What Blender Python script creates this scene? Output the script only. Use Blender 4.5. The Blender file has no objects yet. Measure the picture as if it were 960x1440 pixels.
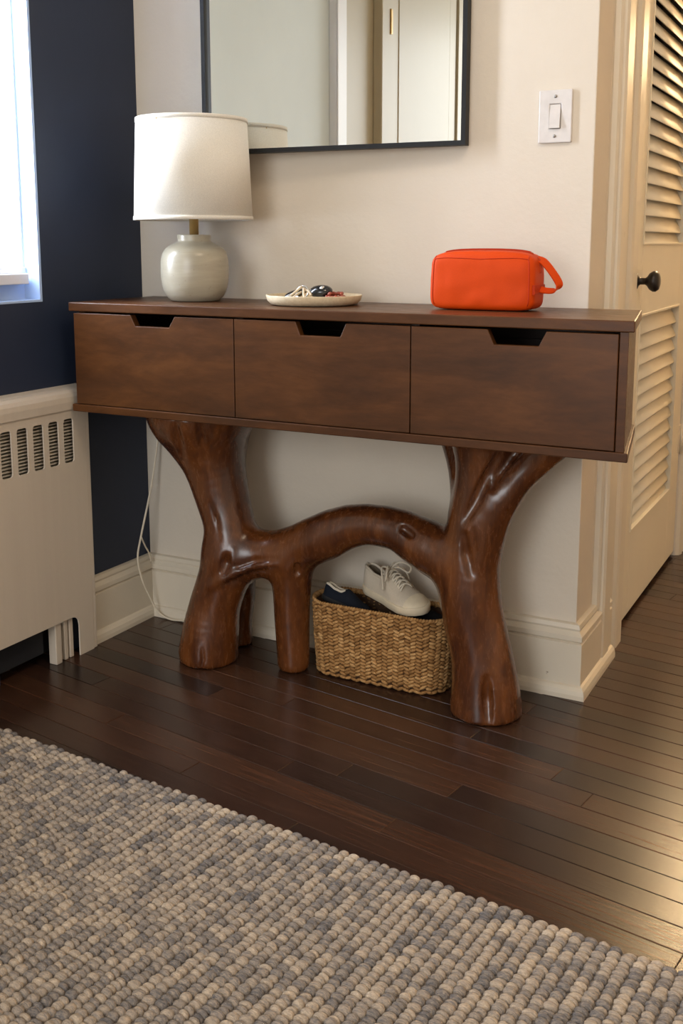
import bpy, bmesh, math, random
import numpy as np
from mathutils import Vector, Matrix, noise

random.seed(7)
rng = np.random.default_rng(7)
scene = bpy.context.scene
col = scene.collection
R = math.radians

# ------------------------------------------------------------------ camera
CAM = np.array([1.75026, -2.22384, 1.0])
FPX, CX, CY = 1486.0, 480.0, 592.0            # focal length and principal point in a 960x1440 frame
PITCH = math.atan((CY - 341.0) / FPX)
YAW = R(27.6)
FW = np.array([-math.sin(YAW) * math.cos(PITCH), math.cos(YAW) * math.cos(PITCH), -math.sin(PITCH)])
RT = np.array([math.cos(YAW), math.sin(YAW), 0.0])
UP = np.cross(RT, FW)
cd = bpy.data.cameras.new('camera')
cam = bpy.data.objects.new('camera', cd)
col.objects.link(cam)
cam.matrix_world = Matrix(((RT[0], UP[0], -FW[0], CAM[0]), (RT[1], UP[1], -FW[1], CAM[1]),
                           (RT[2], UP[2], -FW[2], CAM[2]), (0, 0, 0, 1)))
cd.sensor_fit = 'VERTICAL'
cd.sensor_height = 24.0
cd.lens = 24.0 * FPX / 1440.0
cd.shift_y = (CY - 720.0) / 1440.0
cd.clip_start = 0.02
scene.camera = cam


def px(u, v, ax, val):
    """point where the ray through pixel (u, v) meets the plane axis=val"""
    d = FW + RT * ((u - CX) / FPX) - UP * ((v - CY) / FPX)
    t = (val - CAM[ax]) / d[ax]
    return CAM + d * t


# ------------------------------------------------------------------ world, lights, exposure
world = bpy.data.worlds.new('world')
scene.world = world
world.use_nodes = True
bgn = world.node_tree.nodes['Background']
bgn.inputs[0].default_value = (1.0, 0.96, 0.90, 1)
bgn.inputs[1].default_value = 1.38
vs = scene.view_settings
vs.view_transform = 'Standard'
vs.look = 'None'
vs.exposure = 0.1
vs.gamma = 1.0
vs.use_curve_mapping = False


def area_light(name, loc, target, sx, sy, power, color):
    l = bpy.data.lights.new(name, 'AREA')
    l.shape = 'RECTANGLE'
    l.size, l.size_y, l.energy, l.color = sx, sy, power, color
    o = bpy.data.objects.new(name, l)
    col.objects.link(o)
    o.location = loc
    o.rotation_euler = (Vector(target) - Vector(loc)).to_track_quat('-Z', 'Y').to_euler()
    return o


# daylight falling in through the window beside the console; rear and overhead lights are added fill, unseen
area_light('window_daylight', (-0.30, -0.52, 1.5), (0.6, -0.42, 1.35), 0.5, 1.3, 95, (0.78, 0.86, 1.0))
area_light('rear_fill_light', (1.0, -4.9, 1.5), (0.8, -0.6, 0.8), 1.4, 1.8, 46, (0.92, 0.96, 1.0))  # added fill at the open rear of the room, no window there
area_light('overhead_fill_light', (1.75, -1.15, 2.50), (1.75, -1.15, 0.0), 0.42, 0.42, 13, (1.0, 0.80, 0.58))  # added overhead fill, no ceiling fixture in view


# ------------------------------------------------------------------ materials
def lin(c):
    return tuple(((x / 255.0) / 12.92 if x / 255.0 <= 0.04045 else ((x / 255.0 + 0.055) / 1.055) ** 2.4) for x in c)


class NT:
    def __init__(self, name):
        self.m = bpy.data.materials.new(name)
        self.m.use_nodes = True
        self.t = self.m.node_tree
        self.b = self.t.nodes['Principled BSDF']

    def n(self, kind, **kw):
        nd = self.t.nodes.new(kind)
        for k, v in kw.items():
            if k in nd.inputs.keys():
                nd.inputs[k].default_value = v
            else:
                setattr(nd, k, v)
        return nd

    def l(self, a, b):
        self.t.links.new(a, b)

    def coords(self, scale=(1, 1, 1), kind='Object', rot=(0, 0, 0)):
        tc = self.n('ShaderNodeTexCoord')
        mp = self.n('ShaderNodeMapping')
        mp.inputs['Scale'].default_value = scale
        mp.inputs['Rotation'].default_value = rot
        self.l(tc.outputs[kind], mp.inputs['Vector'])
        return mp.outputs['Vector']

    def noise(self, vec, scale, detail=4, rough=0.55, dist=0.0):
        nd = self.n('ShaderNodeTexNoise')
        nd.inputs['Scale'].default_value = scale
        nd.inputs['Detail'].default_value = detail
        nd.inputs['Roughness'].default_value = rough
        nd.inputs['Distortion'].default_value = dist
        if vec is not None:
            self.l(vec, nd.inputs['Vector'])
        return nd.outputs['Fac']

    def ramp(self, fac, stops):
        r = self.n('ShaderNodeValToRGB')
        el = r.color_ramp.elements
        while len(el) < len(stops):
            el.new(0.5)
        for e, (p, c) in zip(el, stops):
            e.position = p
            e.color = (*c, 1)
        self.l(fac, r.inputs['Fac'])
        return r.outputs['Color']

    def mix(self, fac, a, b, mode='MIX'):
        mx = self.n('ShaderNodeMix', data_type='RGBA', blend_type=mode)
        for sock, v in ((mx.inputs[0], fac), (mx.inputs[6], a), (mx.inputs[7], b)):
            if isinstance(v, (int, float)):
                sock.default_value = v
            elif isinstance(v, tuple):
                sock.default_value = (*v, 1)
            else:
                self.l(v, sock)
        return mx.outputs[2]

    def math(self, op, a, b=0.0):
        md = self.n('ShaderNodeMath', operation=op)
        for i, v in enumerate((a, b)):
            if isinstance(v, (int, float)):
                md.inputs[i].default_value = v
            else:
                self.l(v, md.inputs[i])
        return md.outputs[0]

    def bump(self, h, strength=0.2, dist=0.002):
        bp = self.n('ShaderNodeBump')
        bp.inputs['Strength'].default_value = strength
        bp.inputs['Distance'].default_value = dist
        self.l(h, bp.inputs['Height'])
        self.l(bp.outputs['Normal'], self.b.inputs['Normal'])

    def base(self, c):
        if isinstance(c, tuple):
            self.b.inputs['Base Color'].default_value = (*c, 1)
        else:
            self.l(c, self.b.inputs['Base Color'])

    def set(self, **kw):
        for k, v in kw.items():
            self.b.inputs[k.replace('_', ' ')].default_value = v
        return self


M = {}


def paint(name, rgb, rough=0.55, bump=0.12, scale=60, var=0.05, spec=0.4, dist=0.002):
    t = NT(name)
    v = t.coords()
    c = lin(rgb)
    n1 = t.noise(v, 3.0, 4)
    t.base(t.ramp(n1, [(0.3, tuple(x * (1 - var) for x in c)), (0.7, tuple(min(1, x * (1 + var)) for x in c))]))
    t.bump(t.noise(v, scale, 5, 0.6), bump, dist)
    t.set(Roughness=rough)
    t.b.inputs['Specular IOR Level'].default_value = spec
    M[name] = t.m
    return t.m


def plain(name, rgb, rough=0.5, metal=0.0, spec=0.5, coat=0.0):
    t = NT(name)
    v = t.coords()
    c = lin(rgb)
    n1 = t.noise(v, 40.0, 3)
    t.base(t.ramp(n1, [(0.3, tuple(x * 0.94 for x in c)), (0.7, tuple(min(1, x * 1.05) for x in c))]))
    t.set(Roughness=rough, Metallic=metal)
    t.b.inputs['Specular IOR Level'].default_value = spec
    t.b.inputs['Coat Weight'].default_value = coat
    M[name] = t.m
    return t.m


paint('wall_cream', (216, 205, 189), 0.6, 0.30, 55, 0.04, 0.35, 0.003)
paint('wall_navy', (35, 45, 66), 0.55, 0.08, 70, 0.08, 0.45)
paint('wall_pale', (214, 222, 222), 0.6, 0.1, 40, 0.03)
paint('ceiling_white', (232, 230, 224), 0.7, 0.1, 40, 0.02)
paint('reveal_glare', (176, 200, 236), 0.5, 0.15, 30, 0.06)  # daylight glare on the navy paint, put into the reveal colour
paint('sash_white', (226, 226, 230), 0.4, 0.05, 40, 0.02)
paint('door_cream', (226, 217, 198), 0.62, 0.08, 50, 0.03)
paint('tan_paint', (178, 165, 138), 0.45, 0.08, 50, 0.03)
def radiator_paint():
    t = NT('radiator_paint')
    c = lin((208, 196, 180))
    st_ = t.noise(t.coords((30, 30, 1.2)), 1.5, 5, 0.6)
    n2 = t.noise(t.coords(), 26, 5, 0.6)
    t.base(t.ramp(st_, [(0.3, tuple(x * 0.96 for x in c)), (0.7, c)]))
    t.bump(t.math('ADD', st_, t.math('MULTIPLY', n2, 1.2)), 0.12, 0.004)
    t.set(Roughness=0.4)
    M['radiator_paint'] = t.m


radiator_paint()
plain('dark_void', (22, 24, 30), 0.8)  # near-black colour stands in for shade behind the radiator cover
plain('fin_metal', (205, 198, 184), 0.45)
plain('black_frame', (20, 20, 22), 0.5, 0, 0.3)
plain('white_plastic', (212, 206, 201), 0.35)
plain('screw_metal', (150, 145, 138), 0.35, 0.7)
plain('knob_bronze', (38, 33, 30), 0.32, 0.35)
plain('brass', (206, 172, 112), 0.42, 0.8)
plain('cord_cream', (226, 214, 192), 0.5)
plain('black_plastic', (20, 21, 24), 0.22, 0.0, 0.5, 0.3)
plain('silver', (205, 203, 198), 0.3, 0.9)
plain('red_bead', (142, 62, 40), 0.35)
plain('pale_cord', (206, 188, 160), 0.7)
plain('dark_leather', (44, 40, 38), 0.5)
plain('bulb_glass', (240, 238, 230), 0.3)


def trim_paint():
    t = NT('trim_cream')
    v = t.coords()
    c = lin((222, 211, 192))
    n1 = t.noise(v, 5, 4)
    basec = t.ramp(n1, [(0.3, tuple(x * 0.94 for x in c)), (0.7, c)])
    n2 = t.noise(v, 38, 6, 0.7)
    chip = t.ramp(n2, [(0.70, (0, 0, 0)), (0.74, (1, 1, 1))])
    t.base(t.mix(chip, basec, lin((120, 96, 72))))
    t.bump(t.noise(v, 45, 5), 0.18, 0.002)
    t.set(Roughness=0.42)
    M['trim_cream'] = t.m


trim_paint()


def wood(name, dark, mid, light, scale, rough=0.32, coat=0.25, grain=1.0, spec=0.5):
    t = NT(name)
    v = t.coords(scale)
    big = t.noise(v, 2.2, 5, 0.6, 0.6)
    fine = t.noise(v, 14.0, 8, 0.7, 0.4)
    f = t.math('ADD', t.math('MULTIPLY', big, 0.72), t.math('MULTIPLY', fine, 0.28 * grain))
    t.base(t.ramp(f, [(0.30, lin(dark)), (0.5, lin(mid)), (0.72, lin(light))]))
    rr = t.ramp(fine, [(0.3, (rough - 0.06,) * 3), (0.7, (rough + 0.08,) * 3)])
    t.l(rr, t.b.inputs['Roughness'])
    t.b.inputs['Coat Weight'].default_value = coat
    t.b.inputs['Coat Roughness'].default_value = 0.22
    t.b.inputs['Specular IOR Level'].default_value = spec
    t.bump(fine, 0.06, 0.001)
    M[name] = t.m


wood('console_wood', (56, 33, 17), (78, 46, 22), (100, 61, 29), (1.6, 3.0, 7.0), 0.38, 0.04, 1.0, 0.26)
wood('carved_wood', (44, 22, 12), (72, 37, 18), (112, 64, 29), (6.0, 6.0, 1.5), 0.24, 0.3, 1.6, 0.45)
wood('end_grain', (44, 28, 22), (58, 38, 28), (70, 46, 34), (3, 3, 3), 0.5, 0.0)


def floor_wood():
    t = NT('floor_wood')
    oi = t.n('ShaderNodeObjectInfo')
    tc = t.n('ShaderNodeTexCoord')
    ad = t.n('ShaderNodeVectorMath', operation='MULTIPLY_ADD')
    t.l(oi.outputs['Random'], ad.inputs[0])
    ad.inputs[1].default_value = (37.0, 11.0, 5.0)
    t.l(tc.outputs['Object'], ad.inputs[2])
    mp = t.n('ShaderNodeMapping')
    mp.inputs['Scale'].default_value = (5.0, 95.0, 20.0)
    t.l(ad.outputs[0], mp.inputs['Vector'])
    g = t.noise(mp.outputs[0], 1.6, 6, 0.7, 0.0)
    tone = t.ramp(oi.outputs['Random'], [(0.0, lin((42, 29, 24))), (0.35, lin((54, 35, 26))), (0.7, lin((63, 40, 28))),
                                         (1.0, lin((70, 45, 31)))])
    grain = t.ramp(g, [(0.28, (0.55, 0.52, 0.50)), (0.55, (1.0, 1.0, 1.0)), (0.78, (1.7, 1.55, 1.35))])
    c = t.mix(1.0, tone, grain, 'MULTIPLY')
    mp2 = t.n('ShaderNodeMapping')
    mp2.inputs['Scale'].default_value = (5.0, 420.0, 1.0)
    t.l(ad.outputs[0], mp2.inputs['Vector'])
    sc = t.noise(mp2.outputs[0], 1.0, 2, 0.5, 0.0)
    scr = t.ramp(sc, [(0.72, (0, 0, 0)), (0.80, (0.7, 0.7, 0.7))])
    t.base(t.mix(scr, c, lin((132, 96, 68))))
    t.b.inputs['Roughness'].default_value = 0.26
    t.b.inputs['Specular IOR Level'].default_value = 0.5
    t.bump(g, 0.18, 0.001)
    M['floor_wood'] = t.m


floor_wood()


def yarn(name, stops, rough=0.9, strand=(900, 240, 500)):
    t = NT(name)
    at = t.n('ShaderNodeAttribute', attribute_name='tone')
    oi = t.n('ShaderNodeObjectInfo')
    v = t.coords(strand)
    fb = t.noise(v, 1.0, 5, 0.7, 0.6)
    f = t.math('ADD', t.math('ADD', t.math('MULTIPLY', at.outputs['Fac'], 0.62), t.math('MULTIPLY', fb, 1.35)),
               t.math('MULTIPLY', oi.outputs['Random'], 0.08))
    f = t.math('SUBTRACT', f, 0.54)
    t.base(t.ramp(f, stops))
    t.bump(fb, 0.5, 0.002)
    t.set(Roughness=rough)
    t.b.inputs['Specular IOR Level'].default_value = 0.2
    M[name] = t.m


yarn('rug_yarn', [(0.0, lin((76, 76, 82))), (0.25, lin((112, 108, 107))), (0.5, lin((152, 141, 130))), (0.75, lin((184, 168, 149))),
                  (1.0, lin((214, 200, 180)))], strand=(130, 480, 260))
yarn('wicker', [(0.0, lin((104, 72, 42))), (0.4, lin((150, 110, 66))), (0.75, lin((184, 142, 92))), (1.0, lin((214, 178, 128)))], 0.6,
     (160, 160, 420))
plain('wicker_core', (70, 46, 26), 0.85)
plain('rug_backing', (110, 102, 96), 0.95)


def fabric(name, rgb, scale=900, rough=0.85, trans=0.0, bump=0.3, spec=0.2):
    t = NT(name)
    v = t.coords()
    c = lin(rgb)
    w = t.noise(v, scale, 2)
    t.base(t.ramp(w, [(0.3, tuple(x * 0.90 for x in c)), (0.7, tuple(min(1, x * 1.06) for x in c))]))
    t.bump(w, bump, 0.001)
    t.set(Roughness=rough)
    t.b.inputs['Specular IOR Level'].default_value = spec
    if trans:
        tr = t.n('ShaderNodeBsdfTranslucent')
        tr.inputs[0].default_value = (*c, 1)
        ms = t.n('ShaderNodeMixShader')
        ms.inputs[0].default_value = trans
        t.l(t.b.outputs[0], ms.inputs[1])
        t.l(tr.outputs[0], ms.inputs[2])
        t.l(ms.outputs[0], t.t.nodes['Material Output'].inputs[0])
    M[name] = t.m


fabric('shade_linen', (240, 234, 222), 500, 0.9, 0.22)
fabric('orange_nylon', (206, 66, 2), 1200, 0.55, 0, 0.12, 0.16)
fabric('orange_trim', (188, 52, 6), 900, 0.6)
fabric('zip_tape', (178, 62, 30), 700, 0.7)
fabric('shoe_canvas', (206, 194, 176), 700, 0.75, 0, 0.15)
fabric('shoe_suede', (26, 31, 42), 600, 0.9)
fabric('shoe_black', (18, 18, 21), 600, 0.85)
fabric('shoe_lining', (150, 134, 114), 600, 0.9)
fabric('lace_cotton', (216, 206, 188), 900, 0.85)
plain('rubber_cream', (218, 204, 178), 0.6)
plain('rubber_dark', (30, 30, 32), 0.7)


def ceramic():
    t = NT('lamp_ceramic')
    v = t.coords((1, 1, 9))
    n1 = t.noise(v, 9, 6, 0.65, 0.4)
    n2 = t.noise(t.coords(), 130, 3, 0.6)
    c = t.ramp(n1, [(0.3, lin((160, 152, 134))), (0.6, lin((170, 162, 143))), (0.8, lin((180, 171, 151)))])
    sp = t.ramp(n2, [(0.66, (0, 0, 0)), (0.72, (1, 1, 1))])
    t.base(t.mix(t.math('MULTIPLY', sp, 0.35), c, lin((112, 98, 78))))
    t.set(Roughness=0.28)
    t.bump(n1, 0.08, 0.002)
    M['lamp_ceramic'] = t.m
    t = NT('tray_stoneware')
    n1 = t.noise(t.coords(), 70, 5, 0.7)
    t.base(t.ramp(n1, [(0.3, lin((196, 176, 142))), (0.7, lin((222, 206, 176)))]))
    t.set(Roughness=0.6)
    M['tray_stoneware'] = t.m


ceramic()


def mirror_glass():
    t = NT('mirror_glass')
    n1 = t.noise(t.coords(), 2, 2)
    t.base(t.ramp(n1, [(0, (0.86, 0.88, 0.86)), (1, (0.88, 0.90, 0.88))]))
    t.set(Roughness=0.0, Metallic=1.0)
    M['mirror_glass'] = t.m
    t = NT('window_glass')
    tr = t.n('ShaderNodeBsdfTransparent')
    gl = t.n('ShaderNodeBsdfGlossy')
    gl.inputs['Roughness'].default_value = 0.02
    ms = t.n('ShaderNodeMixShader')
    ms.inputs[0].default_value = 0.06
    t.l(tr.outputs[0], ms.inputs[1])
    t.l(gl.outputs[0], ms.inputs[2])
    t.l(ms.outputs[0], t.t.nodes['Material Output'].inputs[0])
    M['window_glass'] = t.m
    t = NT('sconce_glow')
    n1 = t.noise(t.coords(), 10, 2)
    t.base((0.9, 0.8, 0.6))
    t.l(t.ramp(n1, [(0, (1.0, 0.70, 0.38)), (1, (1.0, 0.74, 0.42))]), t.b.inputs['Emission Color'])
    t.b.inputs['Emission Strength'].default_value = 200.0
    M['sconce_glow'] = t.m


mirror_glass()


# ------------------------------------------------------------------ mesh helpers
class MB:
    def __init__(self):
        self.v, self.f, self.tone = [], [], []

    def add(self, verts, faces, tone=None):
        o = len(self.v)
        self.v += [tuple(p) for p in verts]
        self.f += [tuple(i + o for i in q) for q in faces]
        self.tone += [0.5 if tone is None else tone] * len(verts)
        return self

    def box(self, x0, x1, y0, y1, z0, z1):
        return self.add([(x0, y0, z0), (x1, y0, z0), (x1, y1, z0), (x0, y1, z0), (x0, y0, z1), (x1, y0, z1), (x1, y1, z1), (x0, y1, z1)],
                        [(0, 3, 2, 1), (4, 5, 6, 7), (0, 1, 5, 4), (1, 2, 6, 5), (2, 3, 7, 6), (3, 0, 4, 7)])

    def tube(self, pts, rad, seg=10, caps=True, flat=None):
        pts = [Vector(p) for p in pts]
        n = len(pts)
        rads = rad if isinstance(rad, (list, tuple)) else [rad] * n
        up = Vector((0, 0, 1))
        vs_, fs = [], []
        for i, p in enumerate(pts):
            t = (pts[min(i + 1, n - 1)] - pts[max(i - 1, 0)]).normalized()
            a = t.cross(up)
            if a.length < 1e-3:
                a = t.cross(Vector((0, 1, 0)))
            a.normalize()
            b = a.cross(t).normalized()
            up = b if b.length > 0.5 else up
            for k in range(seg):
                q = 2 * math.pi * k / seg
                fx = flat if flat else 1.0
                vs_.append(p + a * (math.cos(q) * rads[i]) + b * (math.sin(q) * rads[i] * fx))
        for i in range(n - 1):
            for k in range(seg):
                fs.append((i * seg + k, i * seg + (k + 1) % seg, (i + 1) * seg + (k + 1) % seg, (i + 1) * seg + k))
        if caps:
            fs.append(tuple(range(seg - 1, -1, -1)))
            fs.append(tuple((n - 1) * seg + k for k in range(seg)))
        return self.add(vs_, fs)

    def lathe(self, prof, c, seg=48, close=False):
        """prof: (r, z) pairs, around the vertical axis through c"""
        vs_, fs = [], []
        n = len(prof)
        for r, z in prof:
            for k in range(seg):
                q = 2 * math.pi * k / seg
                vs_.append((c[0] + r * math.cos(q), c[1] + r * math.sin(q), c[2] + z))
        rng_ = n if close else n - 1
        for i in range(rng_):
            j = (i + 1) % n
            for k in range(seg):
                fs.append((i * seg + k, i * seg + (k + 1) % seg, j * seg + (k + 1) % seg, j * seg + k))
        if not close:
            if prof[0][0] > 1e-6:
                fs.append(tuple(range(seg - 1, -1, -1)))
            if prof[-1][0] > 1e-6:
                fs.append(tuple((n - 1) * seg + k for k in range(seg)))
        return self.add(vs_, fs)

    def ellipsoid(self, c, ax, seg=8, rings=4, tone=None):
        """ax: three half-axis vectors"""
        c = Vector(c)
        a, b, d = [Vector(q) for q in ax]
        vs_, fs = [c + d], []
        for i in range(1, rings):
            th = math.pi * i / rings
            for k in range(seg):
                ph = 2 * math.pi * k / seg
                vs_.append(c + d * math.cos(th) + a * (math.sin(th) * math.cos(ph)) + b * (math.sin(th) * math.sin(ph)))
        vs_.append(c - d)
        for k in range(seg):
            fs.append((0, 1 + k, 1 + (k + 1) % seg))
        for i in range(rings - 2):
            for k in range(seg):
                fs.append((1 + i * seg + k, 1 + (i + 1) * seg + k, 1 + (i + 1) * seg + (k + 1) % seg, 1 + i * seg + (k + 1) % seg))
        last = len(vs_) - 1
        o = 1 + (rings - 2) * seg
        for k in range(seg):
            fs.append((last, o + (k + 1) % seg, o + k))
        return self.add(vs_, fs, tone)

    def mesh(self, name, smooth=True, tone=False):
        me = bpy.data.meshes.new(name)
        me.from_pydata(self.v, [], self.f)
        if smooth:
            me.polygons.foreach_set('use_smooth', [True] * len(me.polygons))
        if tone:
            a = me.attributes.new('tone', 'FLOAT', 'POINT')
            a.data.foreach_set('value', self.tone)
        me.update()
        return me


def link(name, me, mat, parent=None):
    o = bpy.data.objects.new(name, me)
    col.objects.link(o)
    if mat is not None and not me.materials:
        me.materials.append(M[mat])
    if parent is not None:
        o.parent = parent
        o.matrix_parent_inverse = Matrix.Translation(-parent.location)
    return o


def obj(name, mb, mat, parent=None, smooth=True, tone=False):
    return link(name, mb.mesh(name, smooth, tone), mat, parent)


def bm_obj(name, bm, mat, parent=None, smooth=False):
    bmesh.ops.recalc_face_normals(bm, faces=bm.faces)
    me = bpy.data.meshes.new(name)
    bm.to_mesh(me)
    bm.free()
    if smooth:
        me.polygons.foreach_set('use_smooth', [True] * len(me.polygons))
    return link(name, me, mat, parent)


def box(name, x0, x1, y0, y1, z0, z1, mat, parent=None, bevel=0.0, seg=2):
    bm = bmesh.new()
    bmesh.ops.create_cube(bm, size=1)
    for v in bm.verts:
        v.co = Vector((x0 + (v.co.x + .5) * (x1 - x0), y0 + (v.co.y + .5) * (y1 - y0), z0 + (v.co.z + .5) * (z1 - z0)))
    if bevel:
        bmesh.ops.bevel(bm, geom=bm.edges[:], offset=bevel, segments=seg, profile=0.5, affect='EDGES')
    return bm_obj(name, bm, mat, parent)


def slab(name, outer, holes, to3, thick, mat, parent=None, bevel=0.0):
    """outline with holes (2D), mapped to 3D by to3(a, b), extruded by the vector thick"""
    bm = bmesh.new()
    loops = [outer] + holes
    edges = []
    for lp in loops:
        vs_ = [bm.verts.new(to3(*p)) for p in lp]
        for i in range(len(vs_)):
            edges.append(bm.edges.new((vs_[i], vs_[(i + 1) % len(vs_)])))
    bmesh.ops.triangle_fill(bm, use_beauty=True, use_dissolve=False, edges=edges)
    bmesh.ops.dissolve_limit(bm, angle_limit=0.01, verts=bm.verts[:], edges=[e for e in bm.edges if len(e.link_faces) == 2])
    r = bmesh.ops.extrude_face_region(bm, geom=bm.faces[:])
    bmesh.ops.translate(bm, vec=Vector(thick), verts=[g for g in r['geom'] if isinstance(g, bmesh.types.BMVert)])
    if bevel:
        bmesh.ops.recalc_face_normals(bm, faces=bm.faces)
        sharp = [e for e in bm.edges if len(e.link_faces) == 2 and e.calc_face_angle(0) > 0.9]
        bmesh.ops.bevel(bm, geom=sharp, offset=bevel, segments=2, profile=0.5, affect='EDGES', clamp_overlap=True)
    return bm_obj(name, bm, mat, parent)


def rrect(a0, a1, b0, b1, r, n=4):
    out = []
    for (ca, cb, s) in ((a1 - r, b1 - r, 0), (a0 + r, b1 - r, 1), (a0 + r, b0 + r, 2), (a1 - r, b0 + r, 3)):
        for k in range(n + 1):
            q = math.pi / 2 * (s + k / n)
            out.append((ca + r * math.cos(q), cb + r * math.sin(q)))
    return out


def prism(name, prof, frame, length_pts, mat, parent=None, smooth=False):
    """sweep a closed 2D profile between two points: frame(p, a, b) -> 3D"""
    mb = MB()
    n = len(prof)
    vs_ = [frame(p, a, b) for p in length_pts for (a, b) in prof]
    m = len(length_pts)
    fs = []
    for i in range(m - 1):
        for k in range(n):
            fs.append((i * n + k, i * n + (k + 1) % n, (i + 1) * n + (k + 1) % n, (i + 1) * n + k))
    fs.append(tuple(range(n - 1, -1, -1)))
    fs.append(tuple((m - 1) * n + k for k in range(n)))
    mb.add(vs_, fs)
    o = obj(name, mb, mat, parent, smooth)
    bm = bmesh.new()
    bm.from_mesh(o.data)
    bmesh.ops.recalc_face_normals(bm, faces=bm.faces)
    bm.to_mesh(o.data)
    bm.free()
    return o


def empty(name, loc, label=None, cat=None, group=None, kind=None):
    o = bpy.data.objects.new(name, None)
    o.empty_display_size = 0.05
    col.objects.link(o)
    o.location = loc
    return tag(o, label, cat, group, kind)


def tag(o, label=None, cat=None, group=None, kind=None):
    if label:
        o['label'] = label
    if cat:
        o['category'] = cat
    if group:
        o['group'] = group
    if kind:
        o['kind'] = kind
    return o


def spline(pts, n=8):
    """Catmull-Rom through pts"""
    P = [np.array(p, float) for p in pts]
    out = []
    for i in range(len(P) - 1):
        p0, p1, p2, p3 = P[max(i - 1, 0)], P[i], P[i + 1], P[min(i + 2, len(P) - 1)]
        for k in range(n):
            t = k / n
            out.append(0.5 * ((2 * p1) + (-p0 + p2) * t + (2 * p0 - 5 * p1 + 4 * p2 - p3) * t * t + (-p0 + 3 * p1 - 3 * p2 + p3) * t ** 3))
    out.append(P[-1])
    return out


# ------------------------------------------------------------------ the setting
W = 1.175          # the back wall ends here; its return and the louvred door run along x = W
H = 2.6
XR, YB, YH = 2.9, -4.6, 2.6


def struct(o, label, cat):
    return tag(o, label, cat, None, 'structure')


# floor: slab + single boards
plain('seam_dust', (120, 98, 80), 0.8)
fl = box('floor', -0.25, XR, YB, YH, -0.06, -0.0016, 'seam_dust')
struct(fl, 'dark stained narrow strip wood floor, scuffed and glossy', 'floor')
FA = R(-9.0)
fd = np.array([math.cos(FA), math.sin(FA)])
fn = np.array([-math.sin(FA), math.cos(FA)])
PWD = 0.057
plank_mesh = {}


def plank_data(L):
    if L not in plank_mesh:
        bm = bmesh.new()
        bmesh.ops.create_cube(bm, size=1)
        for v in bm.verts:
            v.co = Vector((v.co.x * (L - 0.0006), v.co.y * (PWD - 0.0011), (v.co.z - 0.5) * 0.012))
        top = [e for e in bm.edges if all(v.co.z > -0.001 for v in e.verts)]
        bmesh.ops.bevel(bm, geom=top, offset=0.0009, segments=1, affect='EDGES')
        me = bpy.data.meshes.new('plank')
        bm.to_mesh(me)
        bm.free()
        me.materials.append(M['floor_wood'])
        plank_mesh[L] = me
    return plank_mesh[L]


for k in range(-24, 52):
    s = -0.6 - random.random() * 1.2
    while s < 3.2:
        L = random.choice((0.7, 0.95, 1.2, 1.45, 1.7))
        c = fn * (k * PWD) + fd * (s + L / 2)
        s += L
        a, b = c - fd * L / 2, c + fd * L / 2
        keep = False
        for t in np.linspace(0, 1, 12):
            p = a + (b - a) * t
            if (0.0 < p[0] < 2.75 and -1.15 < p[1] < 0.02) or (W - 0.02 < p[0] < 2.75 and 0 <= p[1] < 2.45):
                keep = True
        if not keep or b[0] > 2.9:
            continue
        # boards that would run out under a wall end at it
        while L > 0.15 and (a[0] < -0.12):
            a = a + fd * 0.10
            L = round(L - 0.10, 2)
        c = (a + b) / 2
        o = bpy.data.objects.new('plank', plank_data(L))
        col.objects.link(o)
        o.parent = fl
        o.location = (c[0], c[1], -0.00001 * (k % 5))
        o.rotation_euler = (0, 0, FA)

# ceiling
struct(box('ceiling', -0.25, XR + 0.1, YB, YH + 0.1, H, H + 0.1, 'ceiling_white'), 'plain white ceiling of the room', 'ceiling')
# back wall, cream plaster
struct(box('wall_back', -0.2, W, 0.0, 0.12, -0.012, H, 'wall_cream', None, 0.002), 'cream plaster wall with slightly lumpy paint behind the console', 'wall')
# hallway wall with the louvred door
DY0, DY1, DZ = 0.405, 1.205, 2.02
wh = box('wall_hall', W - 0.12, W, 0.12, DY0, -0.012, H, 'wall_cream')
struct(wh, 'cream return wall along the hallway holding the louvred door', 'wall')
box('wall_section', W - 0.12, W, DY1, YH, -0.012, H, 'wall_cream', wh)
box('wall_header', W - 0.12, W, DY0, DY1, DZ, H, 'wall_cream', wh)
box('closet_back', 0.2, 0.24, 0.12, YH, -0.012, H, 'wall_cream', wh)
struct(box('wall_end', 0.2, XR, YH, YH + 0.1, -0.06, H, 'wall_cream'), 'cream wall closing the far end of the hallway', 'wall')
struct(box('wall_right', XR, XR + 0.1, YB, YH + 0.1, -0.06, H, 'wall_cream'), 'cream wall on the far side of the hallway', 'wall')

# left wall: navy with window opening and radiator niche
WY0, WY1, WZ0, WZ1 = -0.366, -0.565, 0.865, 2.15
NY0, NY1, NZ = -0.33, -0.56, 0.60
YN = -0.585
outer = [(0.0, -0.012), (0.0, H), (YN, H), (YN, -0.012), (NY1, -0.012), (NY1, NZ), (NY0, NZ), (NY0, -0.012)]
wl = slab('wall_left', outer, [[(WY0, WZ0), (WY1, WZ0), (WY1, WZ1), (WY0, WZ1)]], lambda a, b: (0.0, a, b), (-0.05, 0, 0), 'wall_navy')
struct(wl, 'dark navy painted wall with the window and the radiator', 'wall')
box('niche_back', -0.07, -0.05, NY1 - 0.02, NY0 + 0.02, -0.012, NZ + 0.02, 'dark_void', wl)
# pale stretch of the left wall (seen in the mirror) with a cream panel door
box('pale_section', -0.16, 0.0, -1.65, YN, -0.012, H, 'wall_pale', wl)
box('tan_section', -0.16, 0.0, YB, -1.65, -0.012, H, 'tan_paint', wl)

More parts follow.
